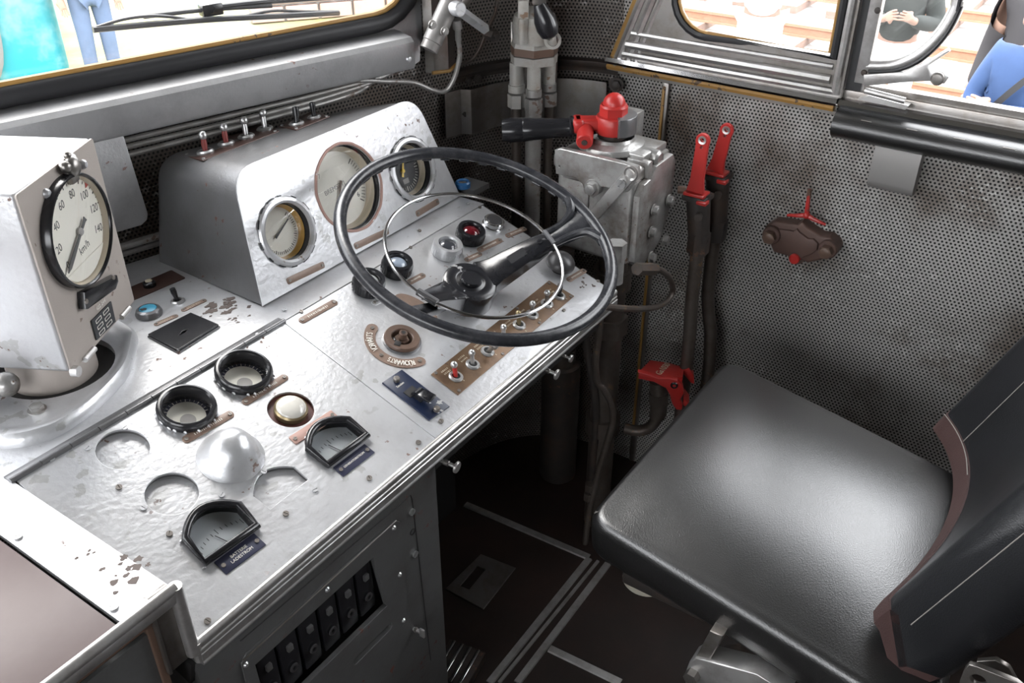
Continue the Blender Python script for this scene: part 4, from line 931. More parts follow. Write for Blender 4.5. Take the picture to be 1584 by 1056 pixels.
# bronze strip with eight toggles
q4 = [FP.uv(*p, .001) for p in ((667, 579), (709, 611), (888, 458), (849, 434))]
t, c = quad_plate('switch_plate', FP, q4, 'bronze-brown strip along the front of the steering panel carrying eight toggles', 'plate_bronze', .002)
Bm = lambda a, b2, k: (a[0]+(b2[0]-a[0])*k, a[1]+(b2[1]-a[1])*k)
for k in (.02, .36, .68, .98):
    for e0, e1, s in ((q4[0], q4[3], .93), (q4[1], q4[2], .93)):
        x, y = Bm(e0, e1, k); slot_screw('screw', T((x-c[0])*1.0, (y-c[1])*.86, .002), .003, 'screw', t)
for k in range(8):
    b = MB()
    for row in range(2):
        x0, y0 = Bm(q4[0], q4[3], .03+.123*k); x = x0-c[0]
        for j in range(5):
            b.box((x+.006+.0036*j, .0165-.0065*row+random.uniform(-.0004, .0004), .0021), (.0022*random.uniform(.5, 1), .0034*random.uniform(.7, 1), .0003))
    x1, y1 = Bm(q4[1], q4[2], .07+.123*k); b.box((x1-c[0]+.006, -.0195, .0021), (.002, .0036, .0003))
    b.build('worn_lettering', M_['cream_ring'], t)
TG = 'toggle switches on the bronze strip'
for p, l, kw in (((705, 583), 'toggle with red shank and silver ball, nearest left on the bronze strip', dict(shank='red', tilt=(-24, 0))),
                 ((731, 564), 'toggle with bright silver ball, second from the left on the bronze strip', dict(tilt=(-20, 0))),
                 ((754, 544), 'dark toggle half hidden by the wheel rim, third from the left on the bronze strip', dict(tilt=(25, 0), shank='screw', tip='screw')),
                 ((779, 524), 'silver-tipped toggle behind the wheel rim, fourth on the bronze strip', dict(tilt=(-18, 0))),
                 ((803, 503), 'brass-coloured toggle in the middle, fifth on the bronze strip', dict(tilt=(-22, 0), shank='brass', tip='brass')),
                 ((823, 487), 'toggle partly under the horn ring, sixth on the bronze strip', dict(tilt=(-16, 0), shank='screw')),
                 ((846, 470), 'toggle under the horn ring, seventh on the bronze strip', dict(tilt=(-18, 0), shank='screw')),
                 ((865, 458), 'black-levered toggle, farthest right on the bronze strip', dict(black=True, tilt=(-14, 0)))):
    toggle(FP, p, l, group=TG, off=.002, s=.98, **kw)
# lamps and buttons of the steering panel
lamp(FP, (571, 434), 25, 'black-rimmed lamp with grey lens at the panel left edge, half behind the wheel rim', 'black_worn', 'lens_grey', .026)
lamp(FP, (615, 407), 24, 'black-rimmed lamp with milky blue lens inside the wheel', 'black_worn', 'lens_blue', .026)
lamp(FP, (693, 380), 23, 'worn silver-rimmed lamp with black lens beside the red one', 'silver', 'lens_dark', .024)
lamp(FP, (729, 358), 22, 'black-rimmed lamp with deep red lens', 'black_worn', 'lens_red', .024)
u, v = FP.uv(764, 343, .008); r = FP.rad(764, 343, 16, .012)
t = thing('push_button', 'chrome-ringed push button with dark cap at the far end of the lamps', 'button', FP.M @ T(u, v, 0))
MB().lathe([(r*1.05, 0), (r*1.05, .002), (r*.95, .003), (r*.98, .012), (r*.90, .014), (r*.78, .014), (r*.76, .011), (r*.76, .004)], None, 36).build('collar', M_['chrome'], t)
MB().lathe([(r*.77, .004), (r*.77, .0135), (r*.7, .0152), (0, .0158)], None, 32).build('cap', M_['button'], t)
u, v = FP.uv(866, 410, .012); r = FP.rad(868, 404, 22, .02)
t = thing('push_button', 'large black mushroom push button at the right end of the panel', 'button', FP.M @ T(u, v, 0))
MB().cyl((0, 0, 0), (0, 0, .014), r*.5, seg=24).build('stem', M_['black'], t)
MB().lathe([(r*.3, .010), (r*.8, .0105), (r*.97, .013)]+[(r*math.cos(math.radians(a)), .016+r*.80*math.sin(math.radians(a))) for a in range(0, 91, 10)], None, 40).build('cap', M_['button'], t)
name_plate(FP, (633, 437), (654, 426), .0125, 'small cream-lettered plate below the milky blue lamp', squig=1)
name_plate(FP, (579, 469), (603, 456), .0125, 'small silver plate below the half-hidden grey lamp', 'silver', squig=1, tmat='ink')
name_plate(FP, (742, 387), (773, 372), .0130, 'small plate beside the red lamp next to the wheel spoke', squig=1)
name_plate(FP, (785, 365), (811, 354), .0115, 'small plate in front of the chrome push button', squig=1)
name_plate(FP, (722, 402), (742, 393), .0115, 'small dark plate below the black-lensed silver lamp', squig=1)
name_plate(FP, (880, 433), (903, 419), .0125, 'small brown plate beside the mushroom button', squig=1)
u, v = FP.uv(650, 485); pp = MB(); pp.prism(circ(0, 0, .030, 40), 0, .0018, T(.002, .012, 0) @ Matrix.Diagonal((.8, 1.55, 1, 1))); 
tag(pp.build('oval_plate', M_['plate'], None, FP.M @ T(u, v, 0)), 'brown oval plate on the panel left of the wheel hub', 'plate')
# ================================================================ STEERING WHEEL
WC = Vector((1.151, .857, .987)); MW = T(*WC) @ RX(19.4) @ RY(-1.9); HB = -.1375
wh = thing('steering_wheel', 'large black steering wheel with chrome horn ring over the right control panel', 'steering wheel', MW @ T(0, 0, HB))
WI = T(0, 0, -HB)
RR = .2402
def wpart(b, n_, m_, sharp=35): return b.build(n_, M_[m_], wh, WI, sharp)
b = MB(); b.tube([(RR*math.cos(2*PI*k/64), RR*math.sin(2*PI*k/64), 0) for k in range(64)], .0110, 16, True, 2); wpart(b, 'rim', 'wheel')
b = MB()
for k in range(40):
    a = 2*PI*k/40; b.tube([((RR-.004)*math.cos(a+q), (RR-.004)*math.sin(a+q), -.0093) for q in (-.035, 0, .035)], .0042, 8, sm=2)
wpart(b, 'finger_grips', 'wheel')
hb = MB(); hb.lathe([(.050, HB), (.0505, HB+.004), (.0495, -.102), (.0485, -.0965), (.045, -.0945), (.029, -.0940), (.0265, -.0950), (.0205, -.0935), (.0195, -.0885), (.0178, -.0868), (0, -.0865)], T(-.003, -.009, 0), 56); hub = wpart(hb, 'hub', 'black_worn')
a1 = math.radians(-22.7)
def spoke(a, prof, w0, w1, th, name, mat):
    """prof: list of (r, z_top)"""
    d = Vector((math.cos(a), math.sin(a), 0)); s = Vector((-d.y, d.x, 0)); V = []; n = len(prof)
    for i, (r, z) in enumerate(prof):
        t_ = i/(n-1); w = w0*(1-t_)+w1*t_; th_ = th if not callable(th) else th(t_)
        V += [d*r+s*w+Vector((0, 0, z-.003)), d*r+s*(w*.86)+Vector((0, 0, z)), d*r-s*(w*.86)+Vector((0, 0, z)), d*r-s*w+Vector((0, 0, z-.003)), d*r-s*w+Vector((0, 0, z-th_)), d*r+s*w+Vector((0, 0, z-th_))]
    F = [tuple(range(6)), tuple(range(6*(n-1), 6*n))[::-1]]
    for i in range(n-1):
        for k in range(6): k2 = (k+1) % 6; F.append((i*6+k, i*6+k2, (i+1)*6+k2, (i+1)*6+k))
    return MB().raw(V, F).build(name, M_[mat], wh, WI, 50)
sp1_ = spoke(a1, [(.034, -.0958), (.044, -.0925), (.058, -.0850), (.10, -.0620), (.137, -.0420), (.157, -.0330)], .038, .0165, lambda t_: .036-.010*t_, 'spoke_cover', 'black_worn')
d1 = Vector((math.cos(a1), math.sin(a1), 0))
A = Matrix.Translation(d1*.098+Vector((0, 0, -.0640))) @ RZ(-22.7) @ RY(-30)
MB().prism(rrect(.036, .019, .003), 0, .0012, A).build('rubbed_patch', M_['black_worn'], sp1_)
slot_screw('screw', Matrix.Translation(d1*.141+Vector((0, 0, -.0395))) @ RZ(-22.7) @ RY(-25), .0052, 'black_worn', sp1_)
MB().tube([Vector((-d1.y, d1.x, 0))*q*.018+d1*.160+Vector((0, 0, -.0325)) for q in (-1, -.4, .4, 1)], .0045, 10, sm=2).build('ring_clamp', M_['clamp'], sp1_)
spoke(a1, [(.140, -.046), (.172, -.030), (.204, -.013), (.232, .002)], .015, .028, .014, 'spoke_web', 'wheel')
for s in (1, -1):                                     # fillets where the spoke flares into the rim
    b = MB(); b.tube([Vector((math.cos(a1+s*.10)*.160, math.sin(a1+s*.10)*.160, -.036)), Vector((math.cos(a1+s*.085)*.195, math.sin(a1+s*.085)*.195, -.022)), Vector((math.cos(a1+s*.13)*.221, math.sin(a1+s*.13)*.221, -.006)), Vector((math.cos(a1+s*.24)*.238, math.sin(a1+s*.24)*.238, 0))], lambda t_: .006+.004*t_, 10); wpart(b, 'spoke_fillet', 'wheel')
a2 = math.radians(187)
spoke(a2, [(.036, -.0958), (.046, -.0930), (.062, -.0850), (.110, -.0570), (.145, -.0380)], .030, .017, .004, 'spoke_cover', 'black_worn')
spoke(a2, [(.045, -.115), (.12, -.080), (.19, -.040), (.232, -.004)], .010, .016, .013, 'spoke_web', 'wheel')
d2 = Vector((math.cos(a2), math.sin(a2), 0)); s2 = Vector((-d2.y, d2.x, 0))
for s in (1, -1):
    V = [d2*.040+s2*s*.030+Vector((0, 0, -.099)), d2*.145+s2*s*.0165+Vector((0, 0, -.040)), d2*.140+s2*s*.0165+Vector((0, 0, -.062)), d2*.040+s2*s*.030+Vector((0, 0, -.132))]
    MB().raw(V+[v-s2*s*.003 for v in V], [(0, 1, 2, 3), (7, 6, 5, 4), (0, 1, 5, 4), (1, 2, 6, 5), (2, 3, 7, 6), (3, 0, 4, 7)]).build('bracket_cheek', M_['black_worn'], wh, WI)
b = MB(); b.tube([d2*.156+s2*q*.019+Vector((0, 0, -.0345)) for q in (-1, -.3, .3, 1)], .0068, 10, sm=2); wpart(b, 'ring_clamp', 'clamp')
b = MB(); b.tube([(.160*math.cos(2*PI*k/64), .160*math.sin(2*PI*k/64), -.0335) for k in range(64)], .0032, 10, True, 2); wpart(b, 'horn_ring', 'chrome')
# ================================================================ SPEEDOMETER
SP0 = Vector((.526, 1.1125, .960)); ha = math.radians(29.145); SH = Vector((math.cos(ha), math.sin(ha), 0)); SN = Vector((math.sin(ha), -math.cos(ha), 0))
FS = Fr(basis(SP0, SH, (0, 0, 1), SN))
SPb = SP0+SH*.1-SN*.11
sm = thing('speedometer', 'silver box speedometer with large white 0 to 140 km/h dial on a round pedestal', 'speedometer', T(SPb.x, SPb.y, ZH-.001))
SI = T(-SPb.x, -SPb.y, -(ZH-.001))
def spart(b, name, mat, M=Matrix.Identity(4), par=None): return b.build(name, mat, sm if par is None else par, (SI @ FS.M @ M) if par is None else M)
W_, H_ = .2025, .2705
b = MB(); b.box((W_/2, H_/2, -.115), (W_, H_, .224), bev=.006, seg=3); spart(b, 'case', M_['silver'])
fc = spart(MB().me(plate(rrect(W_-.002, H_-.002, .004), [], .003, .0008)), 'front_plate', M_['box_face'], T(W_/2, H_/2, .0005))
for p in ((70, 299), (127, 254)): u, v = FS.uv(*p); spart(MB().lathe([(.0, .0065), (.004, .006), (.0066, .003), (.007, 0)], T(u, v, .0005), 20), 'rivet', M_['silver'])
du, dv = FS.uv(129, 357, .014); dr = .0802
bz = spart(MB().lathe([(dr*1.0, 0), (dr*1.0, .012), (dr*.985, .0142), (dr*.955, .0146), (dr*.94, .013), (dr*.935, .0105)], None, 72), 'bezel', M_['black'], T(du, dv, .0005))
MB().lathe([(dr*.937, .0110), (dr*.90, .0025)], None, 72).build('bevel_ring', M_['cream_ring'], bz)
dl = MB().lathe([(0, .0025), (dr*.94, .0025), (dr*.94, .001), (0, .001)], None, 72).build('dial', M_['white_dial'], bz)
MB().lathe([(0, .0120), (dr*.935, .0108)], None, 64).build('glass', M_['gauge_glass'], bz)
DO = T(.005, -.004, -.0035)
def dang(v): return 214-v*1.68
for v in range(0, 141, 20): a = math.radians(dang(v)); words(str(v), .0165, DO @ T(dr*.665*math.cos(a), dr*.665*math.sin(a), .0061) @ RZ((dang(v)-90)*.10) @ Matrix.Diagonal((.86, 1, 1, 1)), M_['ink'], dl, 'numeral', .0001)
ticks(dr*.835, dr*.885, dang(0), dang(150), 30, .0005, .0061, M_['ink'], dl, 2, 'scale').matrix_local = DO
MB().prism([(dr*.80, 0), (dr*.885, .0045), (dr*.885, -.0045)], 0, .0004, DO @ T(0, 0, .0064) @ RZ(dang(100))).build('red_mark', M_['red_mark'], dl)
words('km/h', .0165, DO @ T(.004, -dr*.33, .0061) @ RZ(6) @ Matrix.Diagonal((.85, 1, 1, 1)), M_['ink'], dl, 'unit', .0001)
MB().prism([(-.0028, -.018), (-.0045, -.022), (.0045, -.022), (.0028, -.018), (.0022, 0), (.0036, .038), (.0036, .056), (0, .066), (-.0036, .056), (-.0036, .038), (-.0022, 0)], 0, .0012, DO @ T(0, 0, .0095) @ RZ(dang(0)-90)).build('needle', M_['pedestal'], dl)
MB().lathe([(0, .0125), (.004, .0122), (.006, .010), (.006, .006)], DO, 20).build('needle_hub', M_['grey_disc'], dl)
sg = [(dr*.885*math.cos(math.radians(t_)), dr*.885*math.sin(math.radians(t_))) for t_ in range(222, 325, 7)]
MB().prism(sg, .0032, .0046).build('lower_shield', M_['white_dial'], dl)
# lug, lock tab, maker plate, hinge rolls
u, v = FS.uv(113, 257, .012)
lg = MB(); lg.ball((0, 0, .012), .013, (1, 1.15, .7)); lg.ball((-.012, .004, .008), .0085); lg.ball((.010, .006, .006), .008); lg.ball((.0, .016, .008), .0055); lg.box((.0, -.014, .006), (.020, .02, .012), bev=.003)
spart(lg, 'cast_lug', M_['alu_dark'], T(u, v, 0))
b = MB(); tq = [FS.uv(*p, .008) for p in ((127, 452), (129, 478), (133, 478), (176, 447), (180, 435), (178, 425), (172, 428))]
b.prism(tq, .001, .012, None, .002); tb_ = spart(b, 'lock_tab', M_['black'])
for p in ((133, 466), (175, 429)): u, v = FS.uv(*p, .012); MB().lathe([(0, .002), (.0035, .0018), (.004, 0)], T(u, v, .012), 14).build('tab_screw', M_['screw'], tb_)
mq = [FS.uv(*p, .002) for p in ((141, 496), (149, 526), (178, 497), (171, 466))]
b = MB(); b.prism(mq, .001, .0032); mp = spart(b, 'maker_plate', M_['dial_black'])
b = MB(); mc = (sum(p[0] for p in mq)/4, sum(p[1] for p in mq)/4)
for r_ in range(3):
    for c_ in range(2):
        x = mc[0]-.0125+.0235*c_; y = mc[1]+.010-.0105*r_
        for q in (rrect(.017, .006, .001, 2, x, y),): b.me(plate(q, [rrect(.0145, .0042, .001, 2, x, y)], .0003), T(0, 0, .0034))
b.build('plate_lines', M_['white_ink'], mp)
u, v = FS.uv(155, 471, .001); words('422 244', .0085, T(u, v, .0014), M_['white_ink'], sm, 'stamped_number').matrix_local = SI @ FS.M @ T(u, v, .0022)
b = MB(); b.cyl((.032, .001, .003), (.062, .001, .003), .0045, seg=14); b.cyl((.150, .001, .003), (.178, .001, .003), .0045, seg=14); b.cyl((.005, .0, -.002), (.005, .0, .008), .008, seg=18)
b.build('hinge_rolls', M_['alu'], sm, SI @ FS.M)
ctr = Vector((.555, 1.215, 0))
cast_pts = [(.69, 1.215), (.666, 1.1756), (.614, 1.124), (.539, 1.088), (.482, 1.078), (.449, 1.083), (.413, 1.108), (.38, 1.17), (.37, 1.27), (.40, 1.36), (.50, 1.41), (.62, 1.38), (.685, 1.30)]
def smooth_loop(p, k=5):
    o = []; n = len(p); P = [Vector(q) for q in p]
    for i in range(n):
        a, b_, c, d = P[i-1], P[i], P[(i+1) % n], P[(i+2) % n]
        for j in range(k): u = j/k; q = .5*((2*b_)+(c-a)*u+(2*a-5*b_+4*c-d)*u*u+(3*b_-a-3*c+d)*u**3); o.append((q.x, q.y))
    return o
cl = smooth_loop(cast_pts)
def scl(p, f): return [(ctr.x+(x-ctr.x)*f, ctr.y+(y-ctr.y)*f) for x, y in p]
V = []; nn = len(cl); rings = [(1.0, 0), (1.0, .006), (.985, .014), (.95, .019), (.90, .019), (.86, .016), (.80, .0135)]
for f, z in rings: V += [(x, y, ZH-.001+z) for x, y in scl(cl, f)]
hl = [(ctr.x+.084*math.cos(math.atan2(y-ctr.y, x-ctr.x)), ctr.y+.084*math.sin(math.atan2(y-ctr.y, x-ctr.x))) for x, y in cl]
V += [(x, y, ZH-.001+.0135) for x, y in hl]+[(x, y, ZH-.001+.001) for x, y in hl]; nr = len(rings)+2
b = MB(); b.raw(V, [(i*nn+k, i*nn+(k+1) % nn, (i+1)*nn+(k+1) % nn, (i+1)*nn+k) for i in range(nr-1) for k in range(nn)])
pb = b.build('pedestal_ring', M_['silver'], sm, SI)
MB().cyl((ctr.x, ctr.y, ZH), (ctr.x, ctr.y, ZH+.002), .084, seg=40).build('pit', M_['black_void'], sm, SI)
MB().lathe([(.062, .0005), (.062, .030), (.056, .045), (.05, .058)], T(ctr.x-.003, ctr.y+.004, ZH), 40).build('post', M_['box_face'], sm, SI)
p = pz(57, 632, ZH+.014); hexbolt('bolt', T(p.x, p.y, ZH+.0115) @ RZ(20), .010, .008, 'cast', sm, SI, .013)
b = MB(); p = pz(8, 590, ZH+.05); b.ball((p.x, p.y, ZH+.045), .018); b.ball((p.x-.02, p.y+.02, ZH+.04), .02); b.build('cable_gland', M_['cast'], sm, SI)
# ================================================================ PIPES UNDER THE LEDGE
PG = 'thin pipes running along under the windscreen ledge'
for k, (z, lab) in enumerate(((1.139, 'uppermost thin pipe under the windscreen ledge'), (1.128, 'second thin pipe from the top under the windscreen ledge'), (1.117, 'third thin pipe from the top under the windscreen ledge'), (1.104, 'lowest thin pipe under the windscreen ledge'))):
    pts = [fwp(t, z+(.004 if k == 3 else 0)*(t > .2)+.010*max(0, t-.25)*(3-k)/3*.0, .018+.003*k) for t in (-.6, -.3, 0, .3)]+[fwp(.46, z+.003*k, .022), fwp(.56-.02*k, z+.006*k, .022), fwp(.61-.03*k, z+.004+.006*k, .010)]
    if k == 0: pts = pts[:5]+[FWL.w(*p, o_) for p, o_ in (((602, 126), .03), ((640, 128), .04), ((668, 139), .05), ((688, 141), .06), ((702, 122), .07), ((711, 88), .08), ((709, 62), .085), ((707, 46), .09))]
    tag(MB().tube(pts, .0052, 10).build('pipe', M_['copper_pipe']), lab if k else 'topmost ledge pipe, its white hose end curving up to the wiper motor', 'pipe', PG)
for k, (z, y_) in enumerate(((.925, .020), (.945, .035))):
    tag(MB().tube([fwp(t, z, y_) for t in (-.4, -.2, -.03, .05)], .007, 10).build('pipe', M_['copper_pipe']), ('lower' if k == 0 else 'upper')+' of two short pipes on the desk between speedometer and hood', 'pipe')
# ================================================================ WIPER MOTOR AT THE PILLAR
wm = thing('wiper_motor', 'slanted silver wiper motor with lever arm at the windscreen pillar', 'wiper motor', FWL.M @ T(*FWL.uv(700, 50, .09), .034))
WMI = wm.matrix_world.inverted()
def wmp(px, py, o_): return WMI @ FWL.w(px, py, o_)
b = MB(); b.cyl(wmp(668, 66, .09), wmp(716, -40, .09), .020, .020, 28, bev=.002); b.cyl(wmp(663, 77, .09), wmp(672, 57, .09), .0185, seg=28); b.build('cylinder', M_['copper_pipe'], wm)
b = MB(); b.cyl(wmp(695, 6, .072), wmp(735, -40, .072), .030, seg=24); b.build('housing', M_['alu_dark'], wm)
for p in ((668, 38), (687, 48)): hexbolt('bolt', zto(wmp(*p, .112), WMI.to_3x3() @ WB), .0065, .008, 'copper_pipe', wm, washer=.009)
b = MB(); a_, c_ = wmp(708, 14, .118), wmp(752, 46, .118); b.tube([a_, c_], .0105, 4, sm=0); b.cyl(a_+Vector((0, 0, -.016)), a_+Vector((0, 0, .010)), .0145, seg=24, bev=.002); b.build('crank_lever', M_['silver'], wm)
b = MB(); c_ = wmp(760, 54, .105); b.cyl(c_-Vector((0, 0, .012)), c_+Vector((0, 0, .014)), .012, seg=6); b.cyl(c_, c_+Vector((0, 0, .02)), .006, seg=12); b.build('crank_nut', M_['dark'], wm)
b = MB(); b.cyl(wmp(706, 30, .1), wmp(708, 44, .098), .010, seg=16); b.cyl(wmp(708, 42, .097), wmp(709, 62, .09), .0065, seg=14); b.build('hose_fitting', M_['copper_pipe'], wm)
tag(MB().tube([FWL.w(*p, o_) for p, o_ in (((770, -10), .05), ((766, 20), .05), ((752, 50), .045), ((742, 75), .04), ((730, 92), .03), ((712, 101), .02))], .004, 8).build('cable', M_['dark']), 'thin grey cable hanging in the corner beside the wiper motor', 'cable')
# ================================================================ CORNER BRACKET PLATE
cb = thing('bracket_plate', 'dark steel bracket plate with bolts wrapped round the cab corner', 'bracket', T(1.75, 1.13, 0))
BI = T(-1.75, -1.13, 0)
path = [fpt(.70, .012), fpt(.745, .012), fpt(.76, .030), fpt(.80, .030)]+[(ce.x+.245*math.cos(math.radians(a)), ce.y+.245*math.sin(math.radians(a))) for a in (66, 52, 38, 24, 12, 4)]
o = rail(path, [(0, .962), (.004, .962), (.004, 1.064), (0, 1.064)], 'plate', M_['alu_dark'], cb); o.matrix_local = BI
b = MB(); b.prism([(-.051*math.cos(math.radians(a)), 1.013+.051*math.sin(math.radians(a))) for a in range(90, 271, 15)][::1], 0, .004, Matrix.Translation((ce.x+.242, ce.y+.018, 0)) @ basis((0, 0, 0), (0, 1, 0), (0, 0, 1), (1, 0, 0)) @ T(0, 0, -.002)); b.build('rounded_end', M_['alu_dark'], cb, BI)
for p in ((722, 124), (737, 121), (717, 175), (733, 172)): q = FWL.w(*p, .014); hexbolt('bolt', BI @ zto(q, WB), .010 if p[0] > 725 else .007, .010, 'dark', cb)
q = FR.w(957, 131, .02); hexbolt('bolt', BI @ zto(Vector((WX-.022, q.y+.005, q.z)), (-1, -.25, 0)), .012, .010, 'dark', cb, washer=.017)
# ================================================================ UPPER VALVE BLOCK WITH THREE PIPES
def azfr(px, rho):
    v = ray(px, 400); v.z = 0; v.normalize(); o_ = Vector((v.x*rho, v.y*rho, 0)); return Fr(basis(o_, (v.y, -v.x, 0), (0, 0, 1), -v))
FV = azfr(826, 1.99)
hv = thing('horn_valve', 'pale grey valve block high in the corner with black knob lever and three pipe fittings', 'valve', FV.M @ T(*FV.uv(826, 95), 0))
def hvp(px, py, o_=0): u, v = FV.uv(px, py, o_); u0, v0 = FV.uv(826, 95); return Vector((u-u0, v-v0, o_))
def hpart(b, n_, m_): return b.build(n_, M_[m_], hv)
oc = [(.050*math.cos(math.radians(a))*1.02, .050*math.sin(math.radians(a))) for a in (10, 50, 90, 130, 170, 215, 270, 325)]
zc0 = hvp(826, 95).y
UP = basis((0, 0, 0), (1, 0, 0), (0, 0, -1), (0, 1, 0))   # local z -> up
def oct_(z0, z1, f0=1, f1=1):
    b = MB(); n_ = 8; V = [(x*f0, z0, -y*f0*.9) for x, y in oc]+[(x*f1, z1, -y*f1*.9) for x, y in oc]
    b.raw(V, [tuple(range(8)), tuple(range(8, 16))]+[(k, (k+1) % 8, 8+(k+1) % 8, 8+k) for k in range(8)]); return b
M_['valve_grey'] = paint('valve_grey_paint', (.33, .32, .30), .5, .1, .12, .10, (.20, .13, .09), 160, .35, (.20, .15, .10), .6, stscale=20)
hpart(oct_(-.002, .016, 1, 1.02), 'lower_flange', 'valve_grey'); hpart(oct_(.018, .034, 1.0, 1.0), 'gasket_flange', 'brown_part'); hpart(oct_(.034, .046, 1.0, .92), 'cover_flange', 'valve_grey')
b = MB(); b.lathe([(.0465, .044), (.0475, .075), (.043, .098), (.026, .110), (0, .112)], basis((0, 0, 0), (1, 0, 0), (0, 0, -1), (0, 1, 0)), 32); hpart(b, 'dome', 'valve_grey')
c_ = hvp(832, 62, .045); hexbolt('cover_bolt', Matrix.Translation((c_.x, .046, .030)) @ UP, .010, .010, 'brown_part', hv)
c_ = hvp(855, 60, .03); b = MB(); b.lathe([(.012, 0), (.018, 0), (.018, .006), (.012, .006)], Matrix.Translation((c_.x, c_.y, .040)), 28, True); hpart(b, 'side_boss', 'valve_grey')
a_, c_ = hvp(834, 6, .075), hvp(852, 58, .075); b = MB(); L = (c_-a_).length
b.lathe([(.0, 0), (.012, .0), (.0150, L*.12), (.0225, L*.45), (.0230, L*.7), (.018, L*.93), (.010, L*1.0), (0, L*1.02)], zto(a_, c_-a_), 28); kb = hpart(b, 'knob', 'black')
e_ = (c_-a_).normalized(); slot_screw('knob_screw', zto(c_+e_*.0005, e_), .006, 'screw', kb)
b = MB(); b.box((a_.x+.0, a_.y+.035, .073), (.028, .075, .014), bev=.004); hpart(b, 'lever', 'alu_dark')
b = MB(); x_ = hvp(810, 0).x; b.box((x_, .105, .03), (.022, .06, .03), bev=.004); b.cyl((x_, .05, .045), (x_, .10, .045), .010, seg=18); hpart(b, 'fork', 'valve_grey')
FLOORZ = -FV.uv(826, 95)[1]
for px, r_, dz, nm in ((799, .016, .0, 'left'), (826, .0155, .02, 'middle'), (850, .014, -.03, 'right')):
    x_ = hvp(px, 120).x; zz = {'left': -.0, 'middle': .028, 'right': -.012}[nm]
    b = MB(); b.cyl((x_, -.002, zz), (x_, -.06, zz), r_*.95, seg=20); hpart(b, 'fitting_neck', 'valve_grey')
    b = MB(); b.cyl((x_, -.05, zz), (x_, -.066, zz), r_*1.12, seg=24); b.cyl((x_, -.071, zz), (x_, -.100, zz), r_*1.25, seg=6); hpart(b, 'union_nut', 'valve_grey' if nm == 'left' else 'copper_pipe')
    b = MB(); b.tube([(x_, -.095, zz), (x_, -.3, zz), (x_, -.62, zz-.01)], r_*.72 if nm != 'middle' else r_*1.15, 14, sm=2); hpart(b, 'pipe', 'copper_pipe' if nm == 'middle' else 'pipe')
hpart(MB().box((0, -.06, -.075), (.105, .25, .006), bev=.002), 'back_plate', 'alu_dark')
hpart(MB().box((0, -.02, -.05), (.05, .03, .05)), 'standoff', 'alu_dark')
# ================================================================ DRIVER'S BRAKE VALVE
BX, BY = 1.50, .739
FB = Fr(basis((BX, 0, 0), (0, -1, 0), (0, 0, 1), (-1, 0, 0))); FC = Fr(basis((0, BY, 0), (1, 0, 0), (0, 0, 1), (0, -1, 0)))
bv = thing('brake_valve', 'cast silver brake valve on a column with red cap nut and black wooden handle', 'valve', T(1.58, .83, 0))
VI = T(-1.58, -.83, 0)
def vpart(b, n_, m_, sharp=35): return b.build(n_, M_[m_], bv, VI, sharp)
b = MB(); b.box((1.578, .832, .902), (.150, .176, .185), bev=.010, seg=3); b.box((1.578, .832, .83), (.11, .14, .07), bev=.012); b.box((1.58, .875, .935), (.165, .07, .07), bev=.01); body = vpart(b, 'valve_body', 'cast')
pl5 = [FB.uv(840+x/5.28, 220+y/5.28, .008) for x, y in ((120, 60), (160, 50), (690, 172), (775, 200), (785, 250), (700, 385), (640, 398), (560, 352), (485, 342), (470, 400), (420, 430), (365, 400), (345, 325), (290, 275), (130, 240))]
hole_ = circ(*FB.uv(869, 255, .008), .004, 16)
b = MB(); b.me(plate(pl5, [hole_], .014, .0025), FB.M @ T(0, 0, .017)); vpart(b, 'front_plate', 'cast')
# pull-off lever on the front plate
a_, c_ = FB.w(840+735/5.28, 220+240/5.28, .022), FB.w(840+380/5.28, 220+640/5.28, .022)
dl_ = (c_-a_).normalized(); L = (c_-a_).length; ML = basis(a_, dl_, Vector((-1, 0, 0)).cross(dl_), Vector((-1, 0, 0)))
b = MB(); b.prism(rrect(L+.01, .024, .010, 6, L/2, 0), -.002, .006, ML, .002); b.lathe([(.013, -.002), (.0155, .006), (.0135, .009), (.010, .006), (0, .003)], ML @ T(.002, 0, 0), 24); lv = vpart(b, 'release_lever', 'cast')
slot_screw('pivot_screw', ML @ T(.032, 0, .006), .0095, 'screw_bright', lv)
p = FB.w(840+405/5.28, 220+368/5.28, .017); hexbolt('hex_bolt', zto(p, (-1, 0, 0)), .0125, .013, 'cast', bv, VI, .017)
# bolted side cover facing the seat
cq = [FC.uv(840+x/5.28, 220+y/5.28) for x, y in ((735, 500), (770, 430), (880, 410), (960, 330), (1085, 320), (1092, 400), (1050, 560), (1050, 720), (1000, 860), (930, 900), (830, 1000), (760, 985), (715, 900))]
cx0 = min(x for x, y in cq); 
b = MB(); b.prism([(1.503, .822), (1.503, .965), (1.520, .985), (1.545, .988), (1.565, 1.008), (1.640, 1.010), (1.655, .99), (1.655, .90), (1.62, .83), (1.585, .81), (1.53, .795)], -.004, .010, FC.M, .003); vpart(b, 'side_cover', 'cast')
b = MB(); b.box((1.60, .800, .95), (.10, .11, .10), bev=.01); vpart(b, 'cover_neck', 'cast')
for p in ((1011, 324), (1034, 309), (1007, 358), (1027, 370), (1006, 397)): q = FC.w(*p, .012); hexbolt('cover_bolt', zto(q, (0, -1, 0)), .0095, .011, 'cast', bv, VI, .0125)
p = FC.w(1045, 293, .01); hexbolt('corner_bolt', zto(p, (.5, -1, 0)), .008, .02, 'brown_part', bv, VI)
b = MB(); p = FC.w(1018, 246, .0); b.cyl(p+Vector((0, .05, 0)), p+Vector((0, -.004, 0)), .018, seg=28, bev=.003); b.lathe([(.010, 0), (.013, .002), (.015, 0)], zto(p+Vector((0, -.004, 0)), (0, -1, 0)), 24); vpart(b, 'side_plug', 'cast')
